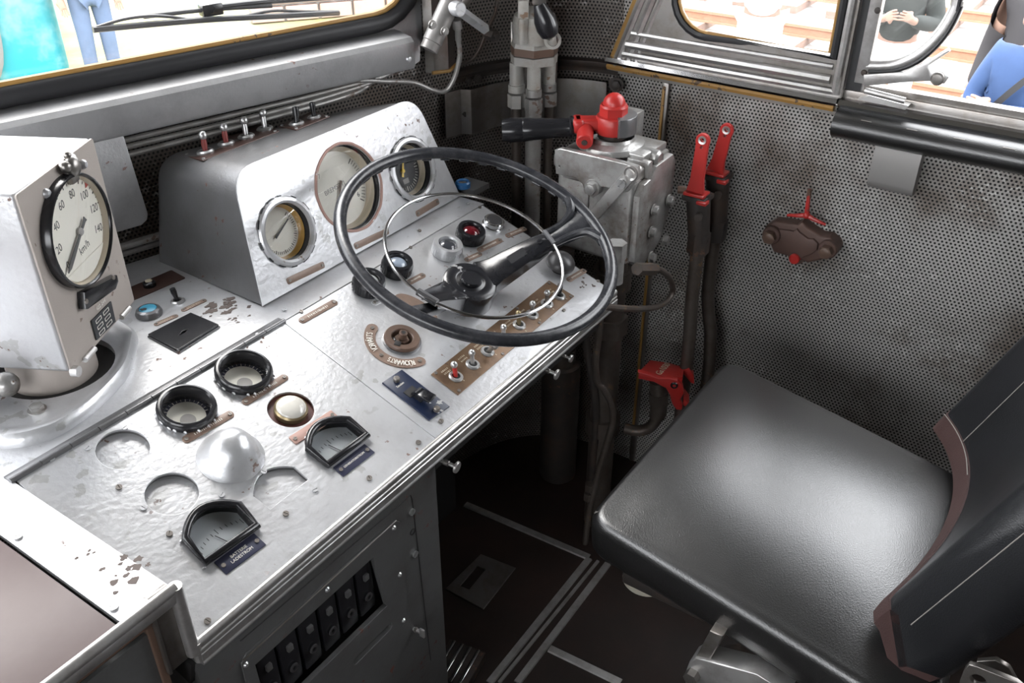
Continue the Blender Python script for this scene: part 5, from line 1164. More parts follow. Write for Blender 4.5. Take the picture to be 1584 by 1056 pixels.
b = MB(); p = FC.w(1003, 262, .0); b.box((p.x, p.y+.02, p.z), (.018, .05, .035), bev=.004); vpart(b, 'side_lug', 'cast')
# stepped top
b = MB(); b.box((1.575, .835, 1.000), (.158, .185, .030), bev=.008, seg=3); b.box((1.60, .80, 1.022), (.10, .10, .016), bev=.004); vpart(b, 'top_flange', 'cast')
HC = Vector((1.585, .842, 1.028))
b = MB(); b.lathe([(.070, 0), (.066, .010), (.048, .016), (.045, .022)], Matrix.Translation(HC-Vector((0, 0, .006))), 40); vpart(b, 'top_boss', 'cast')
b = MB(); b.box((HC.x+.055, HC.y+.0, HC.z+.022), (.05, .06, .06), bev=.005); vpart(b, 'rear_block', 'cast')
b = MB(); b.cyl(HC+Vector((0, 0, .012)), HC+Vector((0, 0, .030)), .030, seg=12); vpart(b, 'gland', 'dark')
VD = Vector((-RGT.x, -RGT.y, 0)); VS = Vector((-VD.y, VD.x, 0)) if True else None
if VS.dot(Vector((-FWD.x, -FWD.y, 0))) < 0: VS = -VS
MH = basis(HC+Vector((0, 0, .03)), VD, VS, (0, 0, 1)) if VD.cross(VS).z > 0 else basis(HC+Vector((0, 0, .03)), VD, -VS, (0, 0, 1))
sg_ = 1 if VD.cross(VS).z > 0 else -1                  # +y*sg_ is towards the driver
b = MB(); pp = [(.042*math.cos(math.radians(a))-.006, .042*math.sin(math.radians(a))) for a in range(95, 266, 10)]+[(-.006, -.046), (-.006, .046)]
b.prism(pp, -.006, .030, MH, .002); vpart(b, 'detent_disc', 'silver_dull')
b = MB(); b.prism([(-.010, .046), (-.010, .004), (-.034, .004*0+.02), (-.030, .040)] if sg_ > 0 else [(-.010, -.046), (-.010, -.004), (-.034, -.02), (-.030, -.040)], -.010, .022, MH, .002); 
b = MB(); b.lathe([(.034, -.008), (.036, .0), (.036, .020), (.033, .026), (0, .026)], MH, 40); b.box((.045, 0, .010), (.075, .034, .024), MH, .006, 3); b.box((.070, .0, .008), (.024, .046, .028), MH, .008, 3); ha_ = vpart(b, 'handle_arm', 'red')
b = MB(); b.cyl((0, 0, .024), (0, 0, .046), .028, seg=6, M=MH); b.lathe([(.028, .045), (.026, .049)]+[(.0225*math.cos(math.radians(a)), .049+.0225*math.sin(math.radians(a))) for a in range(0, 91, 10)], MH, 32); vpart(b, 'cap_nut', 'red')
b = MB(); b.cyl((.055, .01*sg_, .000), (.060, .055*sg_, -.010), .0165, seg=28, M=MH, bev=.002); kn = vpart(b, 'spring_housing', 'red')
b = MB(); b.cyl((.060, .0545*sg_, -.010), (.0604, .0562*sg_, -.0104), .006, seg=16, M=MH); vpart(b, 'spring_pin', 'dark')
hq = MH @ RY(90); L = .150
b = MB(); b.lathe([(0, .078), (.0205, .078), (.0225, .081), (.0225, .085), (.019, .088), (.0185, .093), (.0195, .12), (.022, .155), (.0238, .178), (.0228, .181), (.0238, .184), (.0245, .205), (.0215, .222), (.013, .2225), (.011, .221), (0, .221)], MH @ T(0, 0, .006) @ RY(93), 36); vpart(b, 'grip', 'black')
# column and pipework below the brake valve
b = MB(); b.cyl((1.585, .82, 0), (1.585, .82, .80), .032, seg=26); b.cyl((1.585, .82, .80), (1.585, .82, .825), .05, seg=26, bev=.004)
for z_ in (.70, .58, .30): b.cyl((1.585, .82, z_), (1.585, .82, z_+.045), .042, seg=6 if z_ == .58 else 26)
vpart(b, 'column', 'pipe')
p = FC.w(953, 400, .03); b = MB(); b.cyl((p.x, p.y, p.z-.05), (p.x, p.y, p.z+.03), .016, seg=20); b.cyl((p.x, p.y, p.z+.0), (p.x, p.y, p.z+.034), .019, seg=6); vpart(b, 'drain_fitting', 'cast')
q_ = [FC.w(*p, .05) for p in ((1000, 417), (1018, 416), (1036, 430), (1040, 452), (1026, 470), (1000, 477), (965, 477), (935, 474))]
b = MB(); b.tube(q_, .0065, 10); b.cyl(FC.w(985, 416, .05), FC.w(1012, 416, .05), .013, seg=6); vpart(b, 'bypass_pipe', 'pipe')
FE = azfr(930, 1.66)
def dpipe(pts, r, lab, mat='pipe', rho=None, extra=None, name='pipe'):
    F_ = FE if rho is None else azfr(pts[0][0], rho)
    t = thing(name, lab, 'pipe', T(*F_.w(*pts[0]))); I = t.matrix_world.inverted()
    MB().tube([I @ F_.w(*p) for p in pts], r, 12).build('tube', M_[mat], t)
    if extra:
        for (p, q, rr, sg2) in extra: MB().cyl(I @ F_.w(*p), I @ F_.w(*q), rr, seg=sg2).build('coupling', M_[mat], t)
    return t
dpipe([(930, 470), (926, 520), (921, 560), (924, 590), (934, 602), (945, 625), (948, 650), (940, 680), (928, 720), (918, 760), (911, 790), (905, 840)], .0075, 'thin bent pipe running down left of the brake valve column', extra=[((912, 748), (911, 758), .011, 6), ((910.5, 762), (909, 772), .011, 6)])
dpipe([(903, 480), (908, 540), (918, 600), (922, 650), (916, 720), (910, 800)], .009, 'dark pipe close behind the thin bent pipe', 'dark', 1.75)
uc = thing('air_cylinder', 'dark upright cylinder under the right end of the desk', 'cylinder', T(*pyy(862, 740, 1.0).to_2d(), 0))
MB().cyl((0, 0, .0), (0, 0, .38), .05, seg=28, bev=.006).build('barrel', M_['dark'], uc)
MB().cyl((0, 0, .38), (0, 0, .42), .036, seg=24).build('neck', M_['pipe'], uc); MB().cyl((0, 0, .42), (0, 0, .70), .022, seg=20).build('riser', M_['dark'], uc)
# ================================================================ RED COCK LOW BY THE SEAT
FK = Fr(basis((0, .70, 0), (1, 0, 0), (0, 0, 1), (0, -1, 0)))
kc = FK.w(1022, 600); ck = thing('stop_cock', 'red lettered stop cock handle on a rusty pipe elbow beside the seat', 'valve', T(kc.x, kc.y, 0)); KI = T(-kc.x, -kc.y, 0)
FK2 = azfr(1030, math.hypot(kc.x, kc.y)); K0 = FK2.M
def kp(px, py, o_=0): return FK2.w(px, py, o_)
def kpart(b, n_, m_): return b.build(n_, M_[m_], ck, KI)
topq = [FK2.uv(*p) for p in ((987, 577), (1008, 557), (1040, 562), (1062, 568), (1070, 580), (1052, 582), (1030, 583), (1010, 582))]
b = MB(); n_ = len(topq); qa = [kp(*p, o_) for p, o_ in (((988, 575), .03), ((1006, 557), -.03), ((1035, 561), -.035), ((1058, 568), -.03), ((1056, 583), .03), ((1040, 586), .035), ((1016, 581), .035))]
b.raw(qa+[v-Vector((0, 0, .018)) for v in qa], [tuple(range(7)), tuple(range(13, 6, -1))]+[(k, (k+1) % 7, 7+(k+1) % 7, 7+k) for k in range(7)]); tp_ = kpart(b, 'handle', 'red')
b = MB(); b.prism([FK2.uv(*p, .036) for p in ((987, 573), (1003, 577), (1020, 583), (1036, 583), (1048, 586), (1056, 595), (1058, 606), (1052, 616), (1056, 626), (1054, 632), (1046, 631), (1040, 622), (1036, 608), (1030, 598), (1018, 592), (1003, 583), (989, 582))], .030, .042, K0, .002); kpart(b, 'front_cheek', 'red')
b = MB(); b.prism([FK2.uv(*p, -.02) for p in ((1052, 570), (1066, 566), (1073, 578), (1074, 590), (1068, 588), (1062, 580))], -.03, -.01, K0, .002); b.prism([FK2.uv(*p, .0) for p in ((1058, 604), (1066, 614), (1064, 620), (1056, 614))], -.01, .03, K0, .002); kpart(b, 'rear_cheek', 'red')
q = kp(1043, 596, .042); b = MB(); b.lathe([(.004, .002), (.007, .003), (.009, 0)], zto(q, -Vector((ray(1030, 400).x, ray(1030, 400).y, 0))), 18); kpart(b, 'pivot', 'black_worn')
tx = MB(); mid = (qa[1]+qa[3]+qa[4]+qa[0])/4; ex = (qa[2]-qa[6]).normalized(); ez = Vector((0, 0, 1)); ez = (qa[3]-qa[0]).cross(qa[1]-qa[0]).normalized(); ez = ez if ez.z > 0 else -ez; ey = ez.cross(ex)
tx.me(textm('Gs1030', .020, .0003), basis((qa[2]+qa[6])/2+ez*.0014, ex, ey, ez)); tx.build('lettering', M_['cream_ring'], tp_, Matrix.Identity(4))
b = MB(); p0, p1, p2, p3 = kp(1018, 588), kp(1020, 612), kp(1018, 640), kp(1005, 660); b.cyl(p1, p0, .021, seg=24); b.cyl(kp(1019, 622), kp(1019, 606), .025, seg=6); b.cyl(kp(1018, 640), kp(1019, 622), .020, seg=24); b.tube([kp(1018, 636), kp(1014, 650), kp(1003, 662), kp(985, 666), kp(965, 662)], .014, 12); b.cyl(kp(1016, 644), kp(1018, 636), .019, seg=20); kpart(b, 'pipe_elbow', 'pipe')
# ================================================================ TWO RED LEVER COCKS ON THEIR PIPES
def lever_cock(px0, x_, pts, lab):
    F_ = Fr(basis((x_, 0, 0), (0, -1, 0), (0, 0, 1), (-1, 0, 0)))
    h0, h1, b1, p1 = [F_.w(*p) for p in pts]; t = thing('lever_cock', lab, 'valve', T(b1.x, b1.y, 0)); I = T(-b1.x, -b1.y, 0)
    d = (h0-h1).normalized(); L = (h0-h1).length; A = basis(h1, d, Vector((-1, 0, 0)).cross(d), (-1, 0, 0))
    q = [(0, -.018), (L*.22, -.0135), (L*.80, -.0120)]+[(L*.92+.0135*math.sin(math.radians(a)), -.0135*math.cos(math.radians(a))) for a in range(0, 181, 15)]+[(L*.80, .0120), (L*.22, .0135), (0, .018)]
    hd = MB().me(plate(q, [circ(L*.93, 0, .005, 16), circ(L*.80, 0, .004, 16)], .008, .001), A @ T(0, 0, .02)).build('handle', M_['red'], t, I)
    MB().lathe([(.0045, .0), (.0085, .001), (.0085, -.001), (.0045, -.001)], A @ T(L*.93, 0, .021), 20).build('eyelet', M_['alu'], hd)
    b = MB(); b.box((h1.x-.010, h1.y, h1.z-.006), (.034, .046, .007), None, .002); b.box((h1.x-.020, h1.y-.020, h1.z-.018), (.020, .022, .008), None, .002); b.build('saddle', M_['red'], t, I)
    b = MB(); b.box((h1.x, h1.y, h1.z-.017), (.050, .054, .013), None, .004); b.cyl((b1.x, b1.y, b1.z), (h1.x, h1.y, h1.z-.01), .022, .026, 26); b.cyl((b1.x-.028, b1.y-.005, h1.z-.045), (b1.x-.04, b1.y-.008, h1.z-.045), .008, seg=14); b.build('cock_body', M_['dark'], t, I)
    b = MB(); b.cyl((b1.x, b1.y, b1.z-.028), (b1.x, b1.y, b1.z+.02), .024, seg=6); b.build('union_nut', M_['dark'], t, I)
    b = MB(); b.tube([(b1.x, b1.y, b1.z+.01), (b1.x+.002, b1.y, (b1.z+p1.z)/2), (p1.x, p1.y, p1.z), (p1.x, p1.y, .002)], .015, 14, sm=3); b.build('pipe', M_['pipe'], t, I)
lever_cock(1085, 1.68, ((1094, 206), (1081, 292), (1081, 372), (1063, 556)), 'nearer left one of two red lever cocks on upright pipes by the wall')
lever_cock(1115, 1.77, ((1131, 192), (1112, 260), (1108, 352), (1098, 556)), 'farther right one of two red lever cocks on upright pipes by the wall')
# ================================================================ SIDE WALL FITTINGS
wd_ = thing('wall_valve', 'rusty brown bolted valve on the side wall with a red three-armed lever', 'valve', FR.M @ T(*FR.uv(1240, 372), 0))
WV0 = FR.uv(1240, 372)
def wv(px, py, o_=.02): u, v = FR.uv(px, py, o_); return (u-WV0[0], v-WV0[1])
M_['rust_valve'] = paint('rusty_maroon_casting', (.10, .06, .05), .55, .2, .25, .1, (.05, .03, .025), 120, .6, (.13, .07, .045), .5, stscale=25)
q = [wv(1140+x/3.568, 180+y/3.568) for x, y in ((165, 600), (215, 570), (290, 580), (340, 590), (370, 570), (395, 600), (470, 650), (520, 655), (560, 690), (555, 740), (500, 775), (440, 790), (400, 800), (340, 775), (280, 760), (210, 740), (190, 690), (150, 660))]
MB().prism(q, 0, .032, None, .006, 3).build('casting', M_['rust_valve'], wd_)
MB().prism([(x*.62-.006, y*.72) for x, y in q], .03, .038, None, .003).build('cover', M_['rust_valve'], wd_)
for x, y, n_ in ((190, 655, 'a'), (500, 735, 'b')): 
    u, v = wv(1140+x/3.568, 180+y/3.568, .04); b = MB(); b.cyl((u, v, .0), (u, v, .044), .020, seg=26, bev=.002); b.build('boss', M_['rust_valve'], wd_); hexbolt('bolt', T(u, v, .044), .0145, .016, 'brown_part', wd_)
u, v = wv(1140+318/3.568, 180+785/3.568, .04); MB().cyl((u, v, .0), (u, v, .030), .018, seg=26).build('boss', M_['rust_valve'], wd_); MB().cyl((u, v, .03), (u, v, .046), .0115, seg=22, bev=.002).build('red_pin', M_['red'], wd_)
c_ = Vector((*wv(1140+385/3.568, 180+545/3.568, .03), .03)); b = MB()
for x, y in ((398, 405), (275, 548), (485, 600)): e = Vector((*wv(1140+x/3.568, 180+y/3.568, .03), .026)); b.tube([c_, (c_+e)/2+Vector((0, 0, .002)), e], lambda t_: .0058-.0028*t_, 8, sm=3)
b.ball(tuple(c_), .008); b.build('three_arm_lever', M_['red'], wd_)
b = MB(); e = Vector((*wv(1140+398/3.568, 180+405/3.568, .03), .026)); g_ = Vector((*wv(1140+392/3.568, 180+455/3.568, .03), .027)); b.tube([e, g_], .0052, 8, sm=0); b.build('bare_tip', M_['brown_part'], wd_)
M_['ash_metal'] = paint('satin_metal', (.30, .288, .28), .42, .45, .06, 0, bs=60, bst=.1)
at_ = thing('ashtray', 'plain metal wall ashtray box below the padded armrest', 'ashtray', FR.M @ T(*FR.uv(1388, 300), 0))
A0_ = FR.uv(1388, 300)
q = [FR.uv(*p, .035) for p in ((1354, 226), (1426, 241), (1412, 308), (1341, 290))]; q = [(x-A0_[0], y-A0_[1]) for x, y in q]
b = MB(); V = []
x0, x1 = q[0][0], q[1][0]; y1, y0 = (q[0][1]+q[1][1])/2, (q[2][1]+q[3][1])/2
sd = [(0, y1+.002), (.030, y1+.004), (.034, y1), (.036, y1-.02), (.036, y0+.018), (.032, y0+.006), (.024, y0), (0, y0)]
n_ = len(sd); V = [(x0, y, z) for z, y in sd]+[(x1, y, z) for z, y in sd]
b.raw(V, [tuple(range(n_))[::-1], tuple(range(n_, 2*n_))]+[(k, (k+1) % n_, n_+(k+1) % n_, n_+k) for k in range(n_)]); b.build('flap', M_['ash_metal'], at_)
MB().box(((x0+x1)/2, y1+.006, .019), (x1-x0+.006, .006, .038), bev=.001).build('lid', M_['alu_dark'], at_)
# ================================================================ DRIVER'S SEAT
st = thing('driver_seat', 'black leatherette driver seat with curved backrest on the right', 'seat', T(1.29, .26, 0)); STI = T(-1.29, -.26, 0)
def seatpart(b, n_, m_, sharp=60): return b.build(n_, m_, st, STI, sharp)
SZL, SZR = .640, .662                                # cushion tipped left, a shape made to catch the side window's reflection
_fl, _fr = pz(905, 795, SZL), pz(1125, 548, SZR); _br = _fr+(pz(1460, 715, SZR)-_fr)*1.22; _bl = _fl+(pz(1330, 1056, SZL)-_fl)*1.22
cor = [(_fl.x, _fl.y), (_fr.x, _fr.y), (_br.x, _br.y), (_bl.x, _bl.y)]
def tiltz(x): return (SZR-SZL)*((x-_fl.x)/(_fr.x-_fl.x)-1)+SZR
def rquad(c, r, n=8):
    o = []; m = len(c)
    for i in range(m):
        p, a, d = Vector(c[i]), Vector(c[i-1]), Vector(c[(i+1) % m]); e1 = (a-p).normalized(); e2 = (d-p).normalized()
        s_, e_ = p+e1*r, p+e2*r
        L0 = (Vector(c[i-1])-p).length
        for k in range(n+1): t_ = k/n; q = s_*(1-t_)**2+p*2*t_*(1-t_)+e_*t_*t_; o.append(q)
        nx, ny = e_, Vector(c[(i+1) % m])+(p-Vector(c[(i+1) % m])).normalized()*r
        for k in range(1, 14): o.append(e_.lerp(ny, k/14))
    return o
def cushion(c, h, crown, r, n_=26):
    ol_ = rquad(c, .040); N_ = len(ol_); cen = Vector((sum(p.x for p in ol_)/N_, sum(p.y for p in ol_)/N_)); V = []; rings = []
    A_, B_ = (Vector(c[1])+Vector(c[2])-Vector(c[0])-Vector(c[3]))/4, (Vector(c[0])+Vector(c[1])-Vector(c[2])-Vector(c[3]))/4; det = A_.x*B_.y-A_.y*B_.x
    def dome(q):
        d = q-cen; a = (d.x*B_.y-d.y*B_.x)/det; b_ = (A_.x*d.y-A_.y*d.x)/det; return crown*max(0, 1-abs(a)**2.4)*max(0, 1-abs(b_)**2.6)
    for k in range(1, n_+1): rings.append((k/n_, 0, -r*.25, 1))
    for k in range(1, 7): a = math.radians(90*k/6); rings.append((1, r*math.sin(a), -r*.25-r*(1-math.cos(a)), 0))
    rings += [(1, r*1.0, -h*.55, 0), (1, r*.9, -h*.85, 0), (1, r*.5, -h, 0), (.9, 0, -h, 0)]
    V.append((cen.x, cen.y, tiltz(cen.x)-r*.25+crown)); F = []
    for f, out, zz, dm_ in rings:
        for p in ol_:
            d = (p-cen); q = cen+d*f*(1-r/d.length)+d.normalized()*out; V.append((q.x, q.y, tiltz(q.x)+zz+(dome(q) if dm_ else dome(cen+d*(1-r/d.length)))))
    for k in range(N_): F.append((0, 1+k, 1+(k+1) % N_))
    for i in range(len(rings)-1):
        for k in range(N_): F.append((1+i*N_+k, 1+i*N_+(k+1) % N_, 1+(i+1)*N_+(k+1) % N_, 1+(i+1)*N_+k))
    F.append(tuple(1+(len(rings)-1)*N_+k for k in range(N_)))
    return MB().raw(V, F)
cu_ = seatpart(cushion(cor, .085, .036, .020), 'cushion', M_['leather'], 80)
b = MB()
p = pz(903, 794, .636)+Vector((.014, -.016, -.006))
for k in range(9): a = random.uniform(-.9, .9); b.tube([p+Vector((.016+random.uniform(-.004, .008), random.uniform(-.014, -.004), .001)), p+Vector((.002+random.uniform(-.005, .005), .001+random.uniform(-.008, .005), random.uniform(-.004, .005)))], .0005, 5, sm=0)
b.build('frayed_threads', M_['thread'], cu_)
# curved backrest
BL, BR, _bm = (pz(*p, .682).to_2d() for p in ((1343, 956), (1441, 657), (1478, 772)))
BC = (_bm-BL*.45**2-BR*.55**2)/(2*.45*.55)
def barc(s): return BL*(1-s)**2+BC*2*s*(1-s)+BR*s*s
def btan(s): d = (BC-BL)*2*(1-s)+(BR-BC)*2*s; return d.normalized()
Z0 = .688
def bpt(s_, o_, h): c_ = barc(s_); tg = btan(s_); nr_ = Vector((tg.y, -tg.x)); nr_ = nr_ if nr_.y < 0 else -nr_; q = c_+nr_*o_; return Vector((q.x, q.y-.375*h, Z0+h))
def back_shell(prof, n_s=44, pull=1.0):
    V = []; F = []; n_p = len(prof); om = sum(o for o, h in prof)/n_p
    for i in range(n_s+1):
        s_ = i/n_s; e = min(s_, 1-s_); sq = 1 if e > .05 else .55+.45*math.sqrt(max(0, 1-(1-e/.05)**2))
        for o_, h in prof: V.append(bpt(s_, .030+(o_-.030)*sq, h))
    for i in range(n_s):
        for k in range(n_p): k2 = (k+1) % n_p; F.append((i*n_p+k, i*n_p+k2, (i+1)*n_p+k2, (i+1)*n_p+k))
    F += [tuple(range(n_p)), tuple(range(n_s*n_p, (n_s+1)*n_p))[::-1]]
    return MB().raw(V, F)
TB = .128
outp = [(0, .028+.045*k) for k in range(9)]+[(TB/2-TB/2*math.cos(math.radians(a)), .40+TB/2*math.sin(math.radians(a))) for a in range(15, 180, 15)]+[(TB, .40-.054*k) for k in range(0, 9)]+[(TB-.012, -.045)]
bk_ = seatpart(back_shell(outp), 'backrest', M_['leather2'])
back_shell([(-.003, -.006), (-.0045, .010), (-.003, .031), (.02, .031), (TB-.002, -.035), (TB-.006, -.062), (TB-.03, -.052), (.02, -.012)]).build('fabric_lining', M_['fabric'], bk_)
for s_, o_ in ((0, .044), (.80, -.001)): MB().tube([bpt(s_, o_, h) for h in (.03, .12, .25, .40)], .0008, 6, sm=2).build('stitched_seam', M_['thread'], bk_)
b = MB(); b.tube([bpt(s_, -.004, .031) for s_ in (.98, .9, .8, .7, .6)], .0008, 6, sm=3); b.build('hem_seam', M_['thread'], bk_)
# understructure
seatpart(MB().box((1.225, .265, .525), (.44, .40, .04), bev=.006), 'seat_pan', M_['dark'])
seatpart(MB().cyl((1.29, .26, 0), (1.29, .26, .506), .055, seg=30), 'pedestal_tube', M_['dark'])
seatpart(MB().cyl((1.29, .26, 0), (1.29, .26, .02), .15, seg=40, bev=.004), 'foot_plate', M_['dark'])
FZ = Fr(basis((.93, 0, 0), (0, -1, 0), (0, 0, 1), (-1, 0, 0)))
def zpl(pts, z0, z1): return MB().prism([FZ.uv(*p, z1) for p in pts], z0, z1, FZ.M, .002)
seatpart(zpl(((1098, 976), (1118, 984), (1098, 1022), (1076, 1016)), -.05, 0), 'bracket_arm', M_['alu_dark'])
br_ = seatpart(zpl(((1076, 1018), (1170, 1042), (1220, 1075), (1060, 1075), (1060, 1040), (1066, 1024)), -.03, .006), 'swivel_bracket', M_['alu'])
q = FZ.w(1072, 1043, .008); MB().cyl(q+Vector((.002, 0, 0)), q-Vector((.012, 0, 0)), .012, seg=6).build('bracket_bolt', M_['alu_dark'], br_)
FQ = Fr(basis((.94, 0, 0), (0, -1, 0), (0, 0, 1), (-1, 0, 0)))
def qpl(pts, z0, z1): return MB().me(plate([FQ.uv(*p, z1) for p in pts[0]], [circ(*FQ.uv(*pts[1], z1), pts[2], 20)] if pts[1] else [], z1-z0, .001), FQ.M @ T(0, 0, z1))
seatpart(qpl((((1493, 1036), (1500, 1029), (1512, 1032), (1572, 1056), (1600, 1080), (1480, 1090), (1486, 1054)), (1513, 1052), .010), 0, .008), 'recliner_plate', M_['alu_dark'])
seatpart(qpl((((1513, 1024), (1540, 1022), (1560, 1034), (1572, 1056), (1555, 1050), (1530, 1040)), None, 0), -.03, -.022), 'recliner_disc', M_['alu_dark'])
# cream cap under the seat edge
q = pz(1000, 893, .004); cp = MB(); cp.lathe([(0, .014), (.042, .013), (.056, .008), (.058, 0)], None, 40)
tag(cp.build('plastic_cap', M_['cream'], None, T(q.x, q.y, .001)), 'round cream plastic cap on the floor, half hidden under the seat edge', 'cap')
# ================================================================ FLOOR FITTINGS
def strip_(p, q, w, name):
    a_, c_ = pz(*p, .0), pz(*q, .0); d = (c_-a_).normalized(); s_ = Vector((-d.y, d.x, 0))
    b = MB(); b.raw([a_+s_*w, a_-s_*w, c_-s_*w, c_+s_*w]+[v+Vector((0, 0, .004)) for v in (a_+s_*w*.8, a_-s_*w*.8, c_-s_*w*.8, c_+s_*w*.8)], [(4, 5, 6, 7), (0, 1, 5, 4), (1, 2, 6, 5), (2, 3, 7, 6), (3, 0, 4, 7)]); o_ = b.build(name, M_['alu']); return struct(o_)
strip_((720, 780), (911, 862), .010, 'trim_7'); strip_((911, 864), (757, 1056), .009, 'trim_8'); strip_((940, 872), (800, 1056), .009, 'trim_9'); strip_((925, 868), (772, 1056), .004, 'trim_10'); strip_((850, 1003), (960, 1056), .010, 'trim_11')
fq = [pz(*p, .0) for p in ((690, 912), (744, 859), (797, 880), (748, 943))]; fc_ = sum(fq, Vector())/4
hp_ = thing('floor_hatch', 'dull metal hatch plate with an oblong grip slot on the floor under the desk', 'hatch', T(fc_.x, fc_.y, 0))
sl_ = [pz(*p, 0)-fc_ for p in ((711, 908), (738, 876), (752, 882), (726, 914))]
MB().me(plate([(p.x-fc_.x, p.y-fc_.y) for p in fq], [[(p.x, p.y) for p in sl_]], .004, .0006), T(0, 0, .005)).build('plate', M_['alu_dark'], hp_)
pd_ = pz(706, 1026, .03); pe = thing('foot_pedal', 'ribbed metal pedal edge on the floor right of the cupboard', 'pedal', T(pd_.x, pd_.y, 0))
b = MB()
for k in range(4): b.box((.0, -.03+.02*k, .032), (.10, .008, .008), bev=.002)
b.build('ribs', M_['chrome'], pe, RZ(10)); MB().box((0, 0, .014), (.11, .09, .027), bev=.003).build('tread', M_['dark'], pe, RZ(10))
# ================================================================ WIPER OUTSIDE THE WINDSCREEN
wp = thing('wiper', 'black windscreen wiper blade and arm lying outside the front glass', 'wiper', FWL.M @ T(*FWL.uv(300, 40, -.04), -.04)); WPI = wp.matrix_world.inverted()
def wpp(px, py, o_=-.045): return WPI @ FWL.w(px, py, o_)
MB().tube([wpp(144, 46), wpp(230, 38), wpp(330, 30), wpp(430, 25), wpp(524, 20)], .0055, 8, sm=4).build('rubber_blade', M_['rubber'], wp)
b = MB(); b.tube([wpp(150, 42), wpp(190, 30, -.05), wpp(228, 25, -.05), wpp(262, 26, -.05), wpp(300, 32)], .003, 8); b.tube([wpp(372, 27), wpp(420, 17, -.05), wpp(470, 18, -.05), wpp(520, 18)], .003, 8); b.build('blade_bows', M_['button'], wp)
b = MB(); b.tube([wpp(222, 26, -.055), wpp(320, 15, -.06), wpp(420, 9, -.06)], .0042, 8, sm=3); b.tube([wpp(320, 13, -.06), wpp(420, 2, -.065), wpp(560, -8, -.07), wpp(700, -22, -.07)], .0055, 8, sm=3); b.build('arm', M_['rubber'], wp)
MB().box(tuple(wpp(326, 14, -.06)), (.040, .022, .022), None, .003).build('arm_joint', M_['black'], wp)
# ================================================================ PEOPLE OUTSIDE
def skinned(name, verts, edges, radii, mat, parent, sub=2):
    me = bpy.data.meshes.new(name); me.from_pydata(verts, edges, []); o_ = bpy.data.objects.new(name, me); COL.objects.link(o_)
    m = o_.modifiers.new('s', 'SKIN'); m.use_smooth_shade = True
    sk = me.skin_vertices[0].data
    for i, r in enumerate(radii): sk[i].radius = r if isinstance(r, tuple) else (r, r)
    sk[0].use_root = True
    s = o_.modifiers.new('u', 'SUBSURF'); s.levels = sub; s.render_levels = sub
    bpy.context.view_layer.update(); nm = bpy.data.meshes.new_from_object(o_.evaluated_get(bpy.context.evaluated_depsgraph_get())); bpy.data.objects.remove(o_)
    nm.materials.clear(); nm.materials.append(mat)
    for p_ in nm.polygons: p_.use_smooth = True
    q = bpy.data.objects.new(name, nm); COL.objects.link(q); q.parent = parent; return q
M_['skin'] = paint('skin', (.26, .16, .12), .55, 0, .06, 0, bst=0)
M_['hair_grey'] = paint('grey_hair', (.45, .43, .40), .7, 0, .1, 0, bst=.2); M_['hair_dark'] = paint('dark_hair', (.05, .035, .025), .6, 0, .1, 0, bst=.2)
M_['blue_shirt'] = paint('blue_cloth', (.018, .045, .12), .8, 0, .2, 0, bs=30, bst=.4); M_['dark_jacket'] = paint('dark_grey_cloth', (.018, .016, .018), .8, 0, .2, 0, bs=30, bst=.4); M_['green_jacket'] = paint('dark_green_cloth', (.022, .026, .024), .8, 0, .3, 0, bs=30, bst=.4)
M_['jeans'] = paint('pale_jeans', (.075, .11, .19), .8, 0, .25, 0, bs=40, bst=.3); M_['white_cloth'] = paint('white_cloth', (.70, .70, .70), .8, 0, .05, 0, bst=.2); M_['strap'] = paint('grey_strap', (.012, .012, .014), .7, 0, .1, 0, bst=0); M_['turq_bag'] = paint('turquoise_bag', (.0, .42, .46), .6, 0, .1, 0, bst=0)
M_['shoe'] = paint('dark_shoe', (.05, .04, .035), .6, 0, .1, 0, bst=0)
